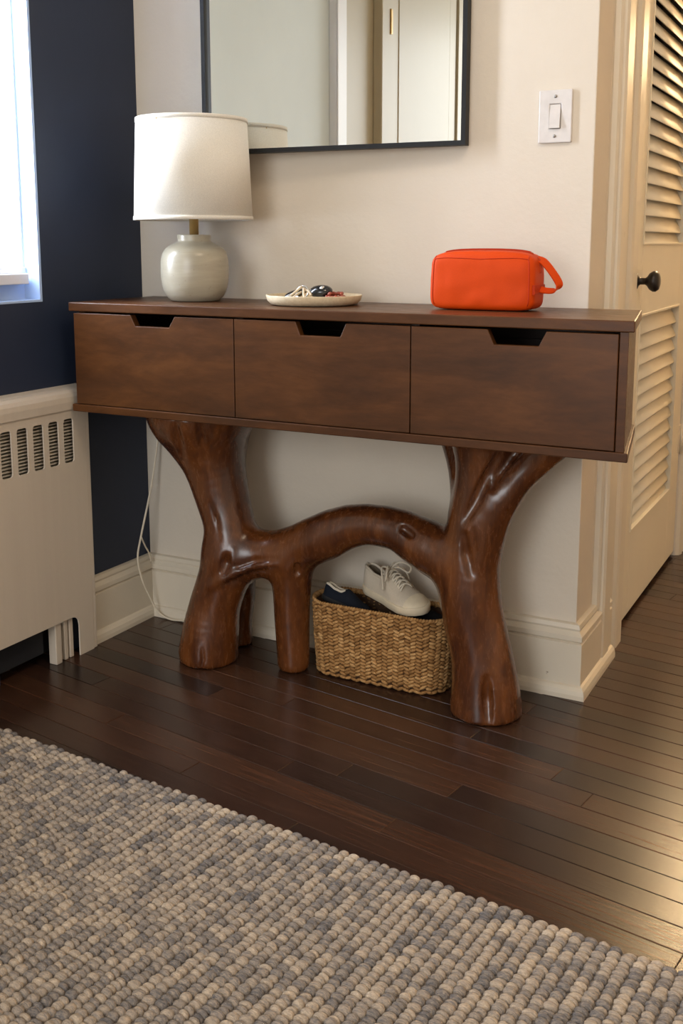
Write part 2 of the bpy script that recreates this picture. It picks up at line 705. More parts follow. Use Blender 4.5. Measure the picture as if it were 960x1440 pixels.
# window
wn = struct(empty('window_1', (-0.05, -0.49, WZ0)), 'white sash window with reveal coloured pale blue for daylight glare in the navy wall', 'window')
box('reveal', -0.052, -0.0005, WY0 - 0.008, WY0 + 0.0, WZ0, WZ1, 'reveal_glare', wn, 0.001)
box('reveal', -0.052, -0.0005, WY1, WY1 + 0.008, WZ0, WZ1, 'reveal_glare', wn, 0.001)
box('reveal_sill', -0.052, 0.001, WY1 + 0.008, WY0 - 0.008, WZ0, WZ0 + 0.006, 'reveal_glare', wn, 0.001)
box('lower_panel', -0.060, -0.046, WY1 + 0.008, WY0 - 0.008, WZ0 + 0.006, 0.918, 'reveal_glare', wn)
box('stool', -0.050, -0.018, WY1 + 0.008, WY0 - 0.022, 0.906, 0.930, 'sash_white', wn, 0.002)
box('stool_bracket', -0.046, -0.024, -0.520, -0.500, WZ0 + 0.006, 0.906, 'sash_white', wn, 0.001)
box('bottom_rail', -0.062, -0.040, WY1 + 0.008, WY0 - 0.008, 0.930, 0.944, 'sash_white', wn, 0.001)
box('sash_stile', -0.062, -0.046, WY0 - 0.014, WY0 - 0.008, 0.944, WZ1, 'sash_white', wn)
box('sash_stile', -0.062, -0.046, WY1 + 0.008, WY1 + 0.016, 0.944, WZ1, 'sash_white', wn)
box('pane', -0.056, -0.052, WY1 + 0.016, WY0 - 0.014, 0.944, WZ1, 'window_glass', wn)


# baseboards: profile (out, up)
BBH = 0.168
bb_prof = [(0, -0.010), (0.019, -0.010), (0.019, 0.124), (0.0125, 0.1275), (0.019, 0.131), (0.019, 0.142), (0.011, 0.152), (0.013, 0.157), (0.010, 0.166),
           (0.004, BBH), (0, BBH)]
shoe_prof = [(0.0185, -0.010), (0.031, -0.010), (0.031, 0.010), (0.029, 0.020), (0.024, 0.027), (0.0185, 0.030)]


def baseboard(name, p0, p1, nrm, label, miter0=0.0, miter1=0.0, shoe=True):
    """runs from p0 to p1 (2D), nrm points into the room; miter shifts the ends along the run per unit of out"""
    p0, p1, nrm = np.array(p0), np.array(p1), np.array(nrm)
    d = (p1 - p0) / np.linalg.norm(p1 - p0)

    def fr(e, a, b):
        p, mt = e
        q = p + nrm * a + d * (mt * a)
        return (q[0], q[1], b)
    o = prism(name, bb_prof, fr, [(p0, miter0), (p1, miter1)], 'trim_cream')
    struct(o, label, 'baseboard')
    if shoe:
        prism('shoe_moulding', shoe_prof, fr, [(p0, miter0), (p1, miter1)], 'trim_cream', o)
    return o


baseboard('baseboard_back', (0.0, 0.0), (W, 0.0), (0, -1), 'cream moulded baseboard with chipped paint under the console', 1.0, 1.0)
baseboard('baseboard_left', (0.0, NY0 + 0.05), (0.0, 0.0), (1, 0), 'cream baseboard below the navy wall beside the radiator', 0.0, -1.0)
baseboard('baseboard_right', (W, 0.0), (W, 0.262), (1, 0), 'short cream baseboard turning the wall corner to the door casing', -1.0, 0.0)

# door casing, profile in (y, x - W)
cas = [(0.135, 0.0), (0.140, 0.010), (0.150, 0.014), (0.158, 0.010), (0.162, 0.018), (0.172, 0.022), (0.225, 0.022), (0.238, 0.014), (0.244, 0.009),
       (0.300, 0.009), (0.308, 0.016), (0.322, 0.019), (0.372, 0.019), (0.384, 0.014), (0.392, 0.006), (0.404, 0.003), (0.404, -0.12), (0.39, -0.12),
       (0.39, 0.0)]
cz = [(a if a > 0.26 else a, b) for a, b in cas]
t1 = prism('trim_1', cz, lambda z, a, b: (W + b, a, z), [-0.010, DZ + 0.1], 'trim_cream')
struct(t1, 'cream moulded door casing beside the louvred door', 'trim')
cas2 = [(1.208, -0.12), (1.208, 0.002), (1.214, 0.012), (1.232, 0.018), (1.262, 0.014), (1.268, 0.02), (1.296, 0.02), (1.302, 0.0), (1.222, 0.0), (1.222, -0.12)]
t2 = prism('trim_2', cas2, lambda z, a, b: (W + b, a, z), [-0.010, DZ + 0.1], 'trim_cream')
struct(t2, 'cream casing on the hinge side of the louvred door', 'trim')

# louvred door
DX = W - 0.004
dr = struct(empty('door_1', (DX - 0.018, DY0, 0.0)), 'cream louvred closet door with dark round knob', 'door')
LY0, LY1 = 0.533, 1.064
LZ = [(0.250, 0.812), (1.000, 1.880)]
box('stile', DX - 0.036, DX, DY0 + 0.004, LY0, 0.014, DZ - 0.004, 'door_cream', dr, 0.002)
box('stile', DX - 0.036, DX, LY1, DY1 - 0.003, 0.014, DZ - 0.004, 'door_cream', dr, 0.002)
box('bottom_rail', DX - 0.036, DX, LY0, LY1, 0.014, LZ[0][0], 'door_cream', dr, 0.002)
box('lock_rail', DX - 0.036, DX, LY0, LY1, LZ[0][1], LZ[1][0], 'door_cream', dr, 0.002)
box('top_rail', DX - 0.036, DX, LY0, LY1, LZ[1][1], DZ - 0.004, 'door_cream', dr, 0.002)
slat_me = None
PITCH_S = 0.0405
for (z0, z1) in LZ:
    n = int((z1 - z0) / PITCH_S)
    for i in range(n + 1):
        zc = z0 + 0.012 + i * PITCH_S
        if zc > z1 - 0.006:
            continue
        if slat_me is None:
            mb = MB()
            # rounded thin slat across x-z, long in y, outer edge low
            prof = []
            for q in range(12):
                aa = 2 * math.pi * q / 12
                u, w = 0.0285 * (abs(math.cos(aa)) ** 0.6) * (1 if math.cos(aa) >= 0 else -1), 0.0032 * math.sin(aa)
                th = R(-64)
                prof.append((u * math.cos(th) - w * math.sin(th), u * math.sin(th) + w * math.cos(th)))
            LS = (LY1 - LY0) + 0.006
            vs_ = [(a, y, b) for y in (-LS / 2, LS / 2) for a, b in prof]
            fs = [(k, (k + 1) % 12, 12 + (k + 1) % 12, 12 + k) for k in range(12)] + [tuple(range(11, -1, -1)), tuple(range(12, 24))]
            mb.add(vs_, fs)
            slat_me = mb.mesh('slat', True)
            slat_me.materials.append(M['door_cream'])
        o = bpy.data.objects.new('slat', slat_me)
        col.objects.link(o)
        o.parent = dr
        o.location = Vector((DX - 0.017, (LY0 + LY1) / 2, zc)) - dr.location
# bead moulding round the louvre fields
for (z0, z1) in LZ:
    for nm, b in (('bead', (DX - 0.002, DX + 0.003, LY0 - 0.006, LY0, z0 - 0.006, z1 + 0.006)), ('bead', (DX - 0.002, DX + 0.003, LY1, LY1 + 0.006, z0 - 0.006, z1 + 0.006)),
                  ('bead', (DX - 0.002, DX + 0.003, LY0, LY1, z0 - 0.006, z0)), ('bead', (DX - 0.002, DX + 0.003, LY0, LY1, z1, z1 + 0.006))):
        box(nm, *b, 'door_cream', dr, 0.001)
# knob: turned about the x axis
kc = (DX, 0.470, 0.905)
kmb = MB()
prof = [(0.0, 0.0), (0.019, 0.0), (0.019, 0.003), (0.012, 0.006), (0.0085, 0.010), (0.0085, 0.022), (0.012, 0.027), (0.021, 0.033), (0.0255, 0.041),
        (0.0255, 0.048), (0.020, 0.055), (0.010, 0.058), (0.0, 0.0585)]
kmb.lathe(prof, (0, 0, 0), 32)
kmb.v = [(kc[0] + z, kc[1] + x, kc[2] + y) for x, y, z in kmb.v]
obj('knob', kmb, 'knob_bronze', dr)['label'] = 'dark bronze round door knob'
for z in (0.34, 1.75):
    hg = box('hinge', DX - 0.002, DX + 0.002, DY1 - 0.022, DY1 + 0.002, z, z + 0.09, 'trim_cream', dr, 0.0005)
    mb = MB().tube([(DX + 0.005, DY1 + 0.001, z - 0.004), (DX + 0.005, DY1 + 0.001, z + 0.094)], 0.006, 10)
    obj('hinge_pin', mb, 'trim_cream', hg)

# cream door, trims further along the left wall (seen in the mirror)
t3 = struct(box('trim_3', 0.0, 0.03, -1.64, -1.53, 0.0, H - 0.02, 'sash_white', None, 0.003), 'white casing strip on the pale wall, seen in the mirror', 'trim')
box('casing_bead', 0.03, 0.036, -1.56, -1.53, 0.0, H - 0.02, 'sash_white', t3, 0.002)
d2 = struct(empty('door_2', (0.0, -2.9, 0.0)), 'cream panelled door seen in the mirror', 'door')
box('leaf', 0.0, 0.03, -3.25, -2.15, 0.01, 2.36, 'tan_paint', d2, 0.002)
box('casing', 0.0, 0.04, -2.13, -2.03, 0.0, 2.37, 'tan_paint', d2, 0.004)
box('casing', 0.0, 0.04, -3.37, -3.27, 0.0, 2.37, 'tan_paint', d2, 0.004)
box('casing', 0.0, 0.04, -3.37, -2.03, 2.371, 2.46, 'tan_paint', d2, 0.004)
for (z0, z1) in ((0.2, 0.9), (1.05, 2.26)):
    for (y0, y1) in ((-3.12, -2.28),):
        box('panel_moulding', 0.03, 0.033, y0, y1, z0, z1, 'tan_paint', d2, 0.003)
box('hinge', 0.03, 0.045, -2.155, -2.135, 1.86, 1.96, 'brass', d2, 0.002)

# ------------------------------------------------------------------ console table
X0, X1 = 0.052, 1.347
YF, YBK = -0.340, -0.022
ZT, ZTB = 0.864, 0.8435
ZB0, ZB1 = 0.609, 0.6265
ct = tag(empty('console_table', (0.70, -0.18, 0.0)), 'dark walnut console table with three drawers on a carved tree-trunk base', 'table')
XE = 0.056         # the right end is cut slightly askew, its back corner lies this much further left


def skew_box(name, x0, x1, y0, y1, z0, z1, mat, parent, bevel=0.0, both=False):
    bm = bmesh.new()
    bmesh.ops.create_cube(bm, size=1)
    for v in bm.verts:
        a, b, c = v.co.x + .5, v.co.y + .5, v.co.z + .5
        y = y0 + b * (y1 - y0)
        sk = -XE * (y - YF) / (YBK - YF)
        v.co = Vector((x0 + a * (x1 - x0) + (sk if (both or a > 0.5) else 0), y, z0 + c * (z1 - z0)))
    if bevel:
        bmesh.ops.bevel(bm, geom=bm.edges[:], offset=bevel, segments=2, profile=0.5, affect='EDGES')
    return bm_obj(name, bm, mat, parent)


skew_box('top', X0, X1, YF, YBK, ZTB, ZT, 'console_wood', ct, 0.002)
bx0, bx1 = X0 + 0.012, X1 - 0.010
skew_box('bottom_board', X0, X1 - 0.003, YF, YBK, ZB0, ZB1, 'console_wood', ct, 0.002)
yc = YF + 0.022
box('side_panel', bx0, bx0 + 0.016, yc, YBK, ZB1, ZTB, 'console_wood', ct, 0.0008)
skew_box('side_panel', bx1 - 0.016, bx1, YF + 0.004, YBK, ZB1, ZTB, 'console_wood', ct, 0.0008, True)
box('back_panel', bx0 + 0.016, bx1 - 0.018 - XE, YBK - 0.012, YBK, ZB1, ZTB, 'end_grain', ct)
DV1 = px(328.5, 516, 1, YF)[0]
DV2 = px(576, 532, 1, YF)[0]
for xd in (DV1, DV2):
    box('divider', xd - 0.008, xd + 0.008, yc + 0.004, YBK - 0.012, ZB1, ZTB, 'end_grain', ct)
dz0, dz1 = ZB1 + 0.0015, ZTB - 0.004
notches = [((183, 440), (245, 444), (190, 459), (237, 461)), ((415, 453), (486, 457), (422, 472), (478, 474)), ((685, 464), (768, 468), (694, 485), (757, 487))]
dxs = [(bx0 + 0.0005, DV1 - 0.0012), (DV1 + 0.0012, DV2 - 0.0012), (DV2 + 0.0012, bx1 - 0.0185)]
for (a, b), nt in zip(dxs, notches):
    n = [px(*p, 1, YF + 0.002) for p in nt]
    zb = (n[2][2] + n[3][2]) / 2
    outl = [(a, dz0), (b, dz0), (b, dz1), (n[1][0], dz1), (n[3][0], zb), (n[2][0], zb), (n[0][0], dz1), (a, dz1)]
    dw = slab('drawer', outl, [], lambda p, q: (p, YF + 0.002, q), (0, 0.018, 0), 'console_wood', ct, 0.0012)
    mb = MB()
    mb.box(a + 0.02, a + 0.03, yc + 0.006, YBK - 0.03, dz0 + 0.005, zb - 0.012)
    b -= XE if b > 1.2 else 0
    mb.box(b - 0.03, b - 0.02, yc + 0.006, YBK - 0.03, dz0 + 0.005, zb - 0.012)
    mb.box(a + 0.03, b - 0.03, YBK - 0.04, YBK - 0.03, dz0 + 0.005, zb - 0.012)
    mb.box(a + 0.03, b - 0.03, yc + 0.006, YBK - 0.04, dz0 + 0.005, dz0 + 0.012)
    obj('drawer_box', mb, 'end_grain', dw, False)


# carved base: smooth union of tapering limbs, turned into a surface
def limb(pts):
    """pts: (u, v, y, radius in photo pixels) -> world (x, y, z, r)"""
    out = []
    for u, v, y, r in pts:
        p = px(u, v, 1, y)
        dist = float(np.dot(p - CAM, FW))
        out.append((p[0], p[1], p[2], r * dist / FPX))
    return [tuple(q) for q in spline(out, 4)]


limbs = [
    # left trunk
    limb([(282, 560, -0.185, 84), (288, 600, -0.185, 61), (298, 645, -0.185, 44), (311, 697, -0.185, 37), (323, 741, -0.185, 37), (325, 781, -0.19, 40),
          (313, 816, -0.20, 36), (302, 852, -0.205, 36), (296, 890, -0.21, 40), (293, 915, -0.21, 42)]),
    # flare behind the left trunk
    limb([(330, 590, -0.10, 24), (318, 650, -0.14, 26), (318, 700, -0.17, 28)]),
    # back left leg
    limb([(328, 770, -0.15, 30), (342, 830, -0.10, 17), (339, 870, -0.09, 16), (337, 915, -0.085, 18)]),
    # bridge
    limb([(325, 775, -0.185, 38), (375, 779, -0.175, 34), (410, 773, -0.17, 32), (452, 756, -0.17, 34), (490, 741, -0.17, 31), (522, 738, -0.17, 29),
          (560, 745, -0.17, 30), (596, 765, -0.17, 36), (632, 784, -0.17, 40)]),
    # second leg
    limb([(410, 790, -0.17, 32), (410, 830, -0.168, 27), (411, 880, -0.166, 24.5), (413, 930, -0.166, 22.5)]),
    # right trunk
    limb([(676, 590, -0.175, 50), (677, 640, -0.175, 38), (674, 685, -0.175, 35), (668, 735, -0.175, 38), (662, 785, -0.175, 41), (660, 830, -0.175, 44),
          (668, 880, -0.175, 43), (677, 920, -0.175, 43), (682, 960, -0.175, 47), (683, 995, -0.175, 51)]),
    # right fork
    limb([(790, 608, -0.17, 30), (752, 650, -0.175, 23), (722, 680, -0.18, 23), (698, 712, -0.185, 27), (674, 770, -0.18, 27)]),
    limb([(728, 590, -0.13, 36), (712, 640, -0.14, 26), (698, 690, -0.16, 26)]),
    # flare and foot behind the right trunk
    limb([(640, 600, -0.07, 26), (652, 660, -0.11, 22), (660, 720, -0.15, 26)]),
    limb([(676, 880, -0.13, 26), (680, 950, -0.10, 24), (682, 985, -0.09, 26)]),
]


def sd_limbs(P, which):
    d = np.full(len(P), 0.07)
    for ch in which:
        ca = np.array(ch)
        rm = ca[:, 3].max() + 0.045
        sel = ((P > ca[:, :3].min(0) - rm) & (P < ca[:, :3].max(0) + rm)).all(1)
        if len(P) == 1:
            sel[:] = True
        if not sel.any():
            continue
        Pa, P = P, P[sel]
        dl = None
        for (a, b) in zip(ch[:-1], ch[1:]):
            A, B = np.array(a[:3]), np.array(b[:3])
            ab = B - A
            h = np.clip(((P - A) @ ab) / (ab @ ab), 0, 1)
            q = P - A - h[:, None] * ab
            s = np.sqrt((q * q).sum(1)) - (a[3] + h * (b[3] - a[3]))
            dl = s if dl is None else np.minimum(dl, s)
        d[sel] = smin(d[sel], dl, 0.026)
        P = Pa
    return d


def smin(a, b, k):
    h = np.clip(0.5 + 0.5 * (b - a) / k, 0, 1)
    return b + h * (a - b) - k * h * (1 - h)


def smax(a, b, k):
    return -smin(-a, -b, k)


def march(u, v):
    d = FW + RT * ((u - CX) / FPX) - UP * ((v - CY) / FPX)
    d = d / np.linalg.norm(d)
    t = 1.4
    for _ in range(90):
        s = float(sd_limbs((CAM + d * t)[None, :], limbs)[0])
        if s < 0.0004:
            return CAM + d * t
        t += max(s * 0.8, 0.0003)
        if t > 3.2:
            break
    return None


# grooves, splits and knots carved into the surface: pixel polyline, cut radius, depth below the skin
grooves = [([(279, 594), (284, 622), (291, 648)], 0.007, 0.005), ([(246, 592), (252, 625), (258, 650)], 0.007, 0.004),
           ([(294, 706), (303, 730), (308, 758)], 0.004, 0.003), ([(318, 783), (317, 793), (314, 803)], 0.0085, 0.0085),
           ([(284, 912), (285, 930), (282, 943)], 0.003, 0.003), ([(418, 797), (418, 806)], 0.0062, 0.0056),
           ([(566, 743), (577, 752)], 0.0062, 0.0062), ([(700, 640), (686, 670), (668, 705), (652, 735)], 0.009, 0.007),
           ([(722, 640), (700, 668), (690, 690)], 0.007, 0.006), ([(653, 752), (655, 780), (662, 808)], 0.008, 0.007),
           ([(684, 956), (685, 985), (686, 1018)], 0.008, 0.009), ([(664, 745), (667, 775), (668, 795)], 0.004, 0.003),
           ([(335, 796), (360, 788), (388, 786)], 0.005, 0.003), ([(728, 700), (712, 730), (704, 760)], 0.005, 0.002)]
ridges = [([(296, 826), (316, 812), (334, 803), (352, 796), (370, 793), (386, 792)], 0.009, 0.0045), ([(328, 772), (326, 790), (316, 806)], 0.005, 0.001)]
cuts, adds = [], []
for src, dst, sgn in ((grooves, cuts, 1), (ridges, adds, -1)):
    for pl, r, dep in src:
        r, dep = r * 1.35, dep * 1.9
        ch = []
        for i, (u, v) in enumerate(pl):
            p = march(u, v)
            if p is None:
                continue
            e = 0.002
            g = np.array([sd_limbs((p + dv)[None, :], limbs)[0] - sd_limbs((p - dv)[None, :], limbs)[0] for dv in np.eye(3) * e])
            g = g / np.linalg.norm(g)
            endf = 0.35 if (i in (0, len(pl) - 1) and len(pl) > 2) else 1.0
            off = (r - dep * endf) if sgn > 0 else -(r - dep * endf)
            ch.append((*(p + g * off), r))
        if len(ch) > 1:
            dst.append(ch)


def base_field(P):
    d = sd_limbs(P, limbs)
    for ch in adds:
        d = smin(d, sd_limbs(P, [ch]), 0.006)
    for ch in cuts:
        d = smax(d, -sd_limbs(P, [ch]), 0.004)
    # gently uneven, hand-carved surface
    w = 0.0007 * (np.sin(P[:, 0] * 47 + 1.4 * np.sin(P[:, 2] * 15)) * np.sin(P[:, 2] * 19 + 1.3) + 0.5 * np.sin(P[:, 0] * 120 + 2.0 * np.sin(P[:, 2] * 11)))
    d = d + w
    d = smax(d, -(P[:, 2] - 0.0005), 0.006)
    d = np.maximum(d, P[:, 2] - (ZB0 - 0.0008))
    d = np.maximum(d, (P[:, 1] - (-0.036)))
    d = np.maximum(d, (YF + 0.012) - P[:, 1])
    return d


def surface_net(lo, hi, h):
    ax = [np.arange(l, u + h, h) for l, u in zip(lo, hi)]
    nx, ny, nz = map(len, ax)
    G = np.stack(np.meshgrid(*ax, indexing='ij'), -1).reshape(-1, 3)
    vals = np.empty(len(G))
    # coarse cull: only evaluate the full field near limbs
    step = 200000
    for i in range(0, len(G), step):
        vals[i:i + step] = base_field(G[i:i + step])
    S = vals.reshape(nx, ny, nz)
    corners = [(0, 0, 0), (1, 0, 0), (0, 1, 0), (1, 1, 0), (0, 0, 1), (1, 0, 1), (0, 1, 1), (1, 1, 1)]
    Cn = [S[a:nx - 1 + a, b:ny - 1 + b, c:nz - 1 + c] for a, b, c in corners]
    neg = sum((c < 0).astype(int) for c in Cn)
    act = (neg > 0) & (neg < 8)
    idx = -np.ones(act.shape, int)
    cells = np.argwhere(act)
    idx[tuple(cells.T)] = np.arange(len(cells))
    acc = np.zeros((len(cells), 3))
    cnt = np.zeros(len(cells))
    vv = [c[act] for c in Cn]
    for i in range(8):
        for j in range(i + 1, 8):
            di = np.array(corners[j]) - np.array(corners[i])
            if np.abs(di).sum() != 1:
                continue
            m = (vv[i] < 0) != (vv[j] < 0)
            t = np.where(m, vv[i] / np.where(m, vv[i] - vv[j], 1), 0)
            acc += (np.array(corners[i])[None, :] + t[:, None] * di[None, :]) * m[:, None]
            cnt += m
    V = (cells + acc / cnt[:, None]) * h + np.array(lo)
    quads = []
    for axis in range(3):
        a = [slice(None)] * 3
        b = [slice(None)] * 3
        a[axis] = slice(0, -1)
        b[axis] = slice(1, None)
        s0, s1 = S[tuple(a)] < 0, S[tuple(b)] < 0
        E = np.argwhere(s0 != s1)
        o1, o2 = [(1, 2), (2, 0), (0, 1)][axis]
        ok = (E[:, o1] > 0) & (E[:, o2] > 0) & (E[:, o1] < idx.shape[o1]) & (E[:, o2] < idx.shape[o2])
        E = E[ok]
        flip = ~s0[tuple(E.T)]
        q = []
        for (p1, p2) in ((1, 1), (0, 1), (0, 0), (1, 0)):
            c = E.copy()
            c[:, o1] -= p1
            c[:, o2] -= p2
            q.append(idx[tuple(c.T)])
        q = np.stack(q, 1)
        q[flip] = q[flip][:, ::-1]
        quads.append(q)
    Q = np.concatenate(quads)
    Q = Q[(Q >= 0).all(1)]
    # light smoothing
    Ed = np.concatenate([Q[:, [0, 1]], Q[:, [1, 2]], Q[:, [2, 3]], Q[:, [3, 0]]])
    for _ in range(2):
        s = np.zeros_like(V)
        n = np.zeros(len(V))
        for a, b in ((0, 1), (1, 0)):
            np.add.at(s, Ed[:, a], V[Ed[:, b]])
            np.add.at(n, Ed[:, a], 1)
        V = V * 0.5 + 0.5 * s / np.maximum(n, 1)[:, None]
    return V, Q


xs = [p[0] for c in limbs for p in c]
V, Q = surface_net((0.14, YF, -0.006), (1.34, -0.03, ZB0 + 0.004), 0.0041)
me = bpy.data.meshes.new('carved_base')
me.from_pydata(V.tolist(), [], Q.tolist())
me.polygons.foreach_set('use_smooth', [True] * len(me.polygons))
link('carved_base', me, 'carved_wood', ct)['label'] = 'carved glossy tree-trunk base with knots and an arch'

# ------------------------------------------------------------------ radiator cover and radiator
RX = 0.041
ry0, ry1 = -0.272, -0.95
rc = tag(empty('radiator_cover', (RX, -0.5, 0.0)), 'cream painted radiator cover with vertical slots under the window', 'radiator cover')
slots = []
for i in range(11):
    c = -0.345 - 0.0498 * i
    slots.append(rrect(c - 0.0165, c + 0.0165, 0.485, 0.590, 0.007))
arch = [(-0.336, 0.0), (-0.336, 0.078), (-0.339, 0.092), (-0.346, 0.100), (-0.358, 0.104), (-0.90, 0.104), (-0.91, 0.09), (-0.91, 0.0)]
outl = [(-0.286, 0.0)] + arch + [(ry1, 0.0), (ry1, 0.613), (-0.286, 0.613)]
slab('front_panel', outl, slots, lambda a, b: (RX - 0.004, a, b), (0.004, 0, 0), 'radiator_paint', rc, 0.001)
box('corner_strip', 0.001, RX - 0.0005, -0.286, ry0, 0.0, 0.613, 'radiator_paint', rc, 0.003)
box('end_panel', 0.001, RX - 0.004, ry1, ry1 + 0.004, 0.0, 0.613, 'radiator_paint', rc)
cap = [(0.0008, 0.612), (0.0455, 0.612), (0.0465, 0.630), (0.045, 0.642), (0.041, 0.651), (0.034, 0.657), (0.022, 0.661), (0.0008, 0.664)]
prism('top_cap', cap, lambda y, a, b: (a, y, b), [ry1 - 0.004, ry0 + 0.002], 'radiator_paint', rc)
rd = tag(empty('radiator', (-0.05, -0.5, 0.0)), 'finned radiator hidden behind the slotted cream cover', 'radiator')
for i in range(16):
    z = 0.478 + i * 0.0078
    box('fin', 0.006, 0.026, -0.93, -0.300, z, z + 0.0030, 'fin_metal', rd)
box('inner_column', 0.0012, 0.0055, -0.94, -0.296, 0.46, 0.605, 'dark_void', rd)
for (a, b, m) in ((-0.360, -0.347, 'radiator_paint'), (-0.378, -0.366, 'radiator_paint'), (-0.412, -0.392, 'radiator_paint')):
    box('foot', 0.002 if a > -0.38 else 0.010, 0.030 if a > -0.38 else 0.034, a, b, 0.0, 0.46, m, rd, 0.002)
box('recess_shade', 0.0012, 0.005, -0.94, -0.425, 0.03, 0.46, 'dark_void', rd)  # dark sheet painted for the shaded recess under the cover

# ------------------------------------------------------------------ rug
RA = R(-4.55)
re_, rn_ = np.array([math.cos(RA), math.sin(RA)]), np.array([math.sin(RA), -math.cos(RA)])
ro = np.array([0.171, -0.733]) - re_ * 0.075
rug = tag(empty('rug', (1.2, -1.4, 0.0)), 'chunky woven wool rug in mottled grey and beige yarn', 'rug')
RW_, RL_ = 2.25, 1.35
c4 = [ro + rn_ * 0.004, ro + re_ * RW_ + rn_ * 0.004, ro + re_ * RW_ + rn_ * RL_, ro + rn_ * RL_]
mb = MB().add([(*p, z) for z in (0.0004, 0.0055) for p in c4], [(0, 1, 2, 3), (4, 7, 6, 5), (0, 4, 5, 1), (1, 5, 6, 2), (2, 6, 7, 3), (3, 7, 4, 0)])
obj('backing', mb, 'rug_backing', rug, False)
RS = 0.0190
row_me = []
for vi in range(12):
    mb = MB()
    t = 0.006 + random.uniform(-0.003, 0.003)
    tn = random.random()
    while t < RL_ - 0.01:
        ln = random.uniform(0.0052, 0.0090)
        tn = min(1, max(0, 0.35 * tn + 0.65 * random.random()))
        aw = random.uniform(0.0090, 0.0114)
        hh = random.uniform(0.0062, 0.0082)
        tw = R(random.uniform(-24, 24))
        cth, sth = math.cos(tw), math.sin(tw)
        mb.ellipsoid((random.uniform(-0.0012, 0.0012), -t, 0.0062 + random.uniform(-0.0008, 0.0010)), ((aw * cth, aw * sth, 0), (-ln * 1.12 * sth, ln * 1.12 * cth, 0), (0, 0, hh)), 10, 6, tn)
        t += ln * 1.62
    m_ = mb.mesh('yarn_row', True, True)
    m_.materials.append(M['rug_yarn'])
    row_me.append(m_)
for i in range(int(RW_ / RS)):
    o = bpy.data.objects.new('yarn_row', row_me[(i * 5 + i // 12) % 12])
    col.objects.link(o)
    p = ro + re_ * (RS * (i + 0.5)) + rn_ * random.uniform(-0.003, 0.003)
    o.parent = rug
    o.location = Vector((p[0], p[1], 0.0)) - rug.location
    o.rotation_euler = (0, 0, RA)

# ------------------------------------------------------------------ mirror
MX0, MX1, MZ0, MZ1 = 0.2480, 0.901, 1.207, 1.95
MT = R(3.5)       # hangs slightly askew: its right edge touches the wall, the left edge stands off
mr = tag(empty('wall_mirror', (MX0, -0.004, MZ0)), 'rectangular wall mirror with thin black metal frame above the console', 'mirror')
mc, ms_ = math.cos(MT), math.sin(MT)


def mpt(a, b, z):
    """a along the mirror, b out of it"""
    return (MX0 + a * mc + b * ms_, -0.004 + (a - ML) * ms_ - b * mc, z)


ML = (MX1 - MX0) / mc


def mbar(name, a0, a1, b0, b1, z0, z1, mat, parent):
    mb = MB().add([mpt(a, b, z) for z in (z0, z1) for (a, b) in ((a0, b0), (a1, b0), (a1, b1), (a0, b1))],
                  [(0, 1, 2, 3), (4, 7, 6, 5), (0, 4, 5, 1), (1, 5, 6, 2), (2, 6, 7, 3), (3, 7, 4, 0)])
    return obj(name, mb, mat, parent, False)


FWD = 0.010
mbar('frame_bar', 0, FWD, 0, 0.026, MZ0, MZ1, 'black_frame', mr)
mbar('frame_bar', ML - FWD, ML, 0, 0.026, MZ0, MZ1, 'black_frame', mr)
mbar('frame_bar', FWD, ML - FWD, 0, 0.026, MZ0, MZ0 + FWD, 'black_frame', mr)
mbar('frame_bar', FWD, ML - FWD, 0, 0.026, MZ1 - FWD, MZ1, 'black_frame', mr)
mbar('mirror_glass', FWD, ML - FWD, 0.010, 0.019, MZ0 + FWD, MZ1 - FWD, 'mirror_glass', mr)

# ------------------------------------------------------------------ light switch
sw = tag(empty('light_switch', (1.09, 0.0, 1.25)), 'white rocker light switch plate on the cream wall', 'light switch')
sx0, sx1, sz0, sz1 = 1.0565, 1.127, 1.205, 1.312
slab('plate', rrect(sx0, sx1, sz0, sz1, 0.003), [[(1.0795, 1.2335), (1.1035, 1.2335), (1.1035, 1.2835), (1.0795, 1.2835)]], lambda a, b: (a, -0.0005, b), (0, -0.006, 0),
     'white_plastic', sw, 0.0018)
mb = MB()
mb.add([(1.0805, -0.001, 1.2345), (1.1025, -0.001, 1.2345), (1.1025, -0.001, 1.2825), (1.0805, -0.001, 1.2825), (1.0805, -0.0125, 1.2345), (1.1025, -0.0125, 1.2345),
        (1.1025, -0.006, 1.2825), (1.0805, -0.006, 1.2825)], [(0, 1, 2, 3), (4, 7, 6, 5), (0, 4, 5, 1), (1, 5, 6, 2), (2, 6, 7, 3), (3, 7, 4, 0)])
obj('rocker', mb, 'white_plastic', sw, False)
for z in (1.2185, 1.2985):
    mb = MB().lathe([(0.0, 0.0), (0.0034, 0.0), (0.0030, 0.0012), (0.0, 0.0015)], (0, 0, 0), 14)
    mb.v = [(1.0915 + x, -0.0065 - q, z + y) for x, y, q in mb.v]
    obj('screw', mb, 'screw_metal', sw)

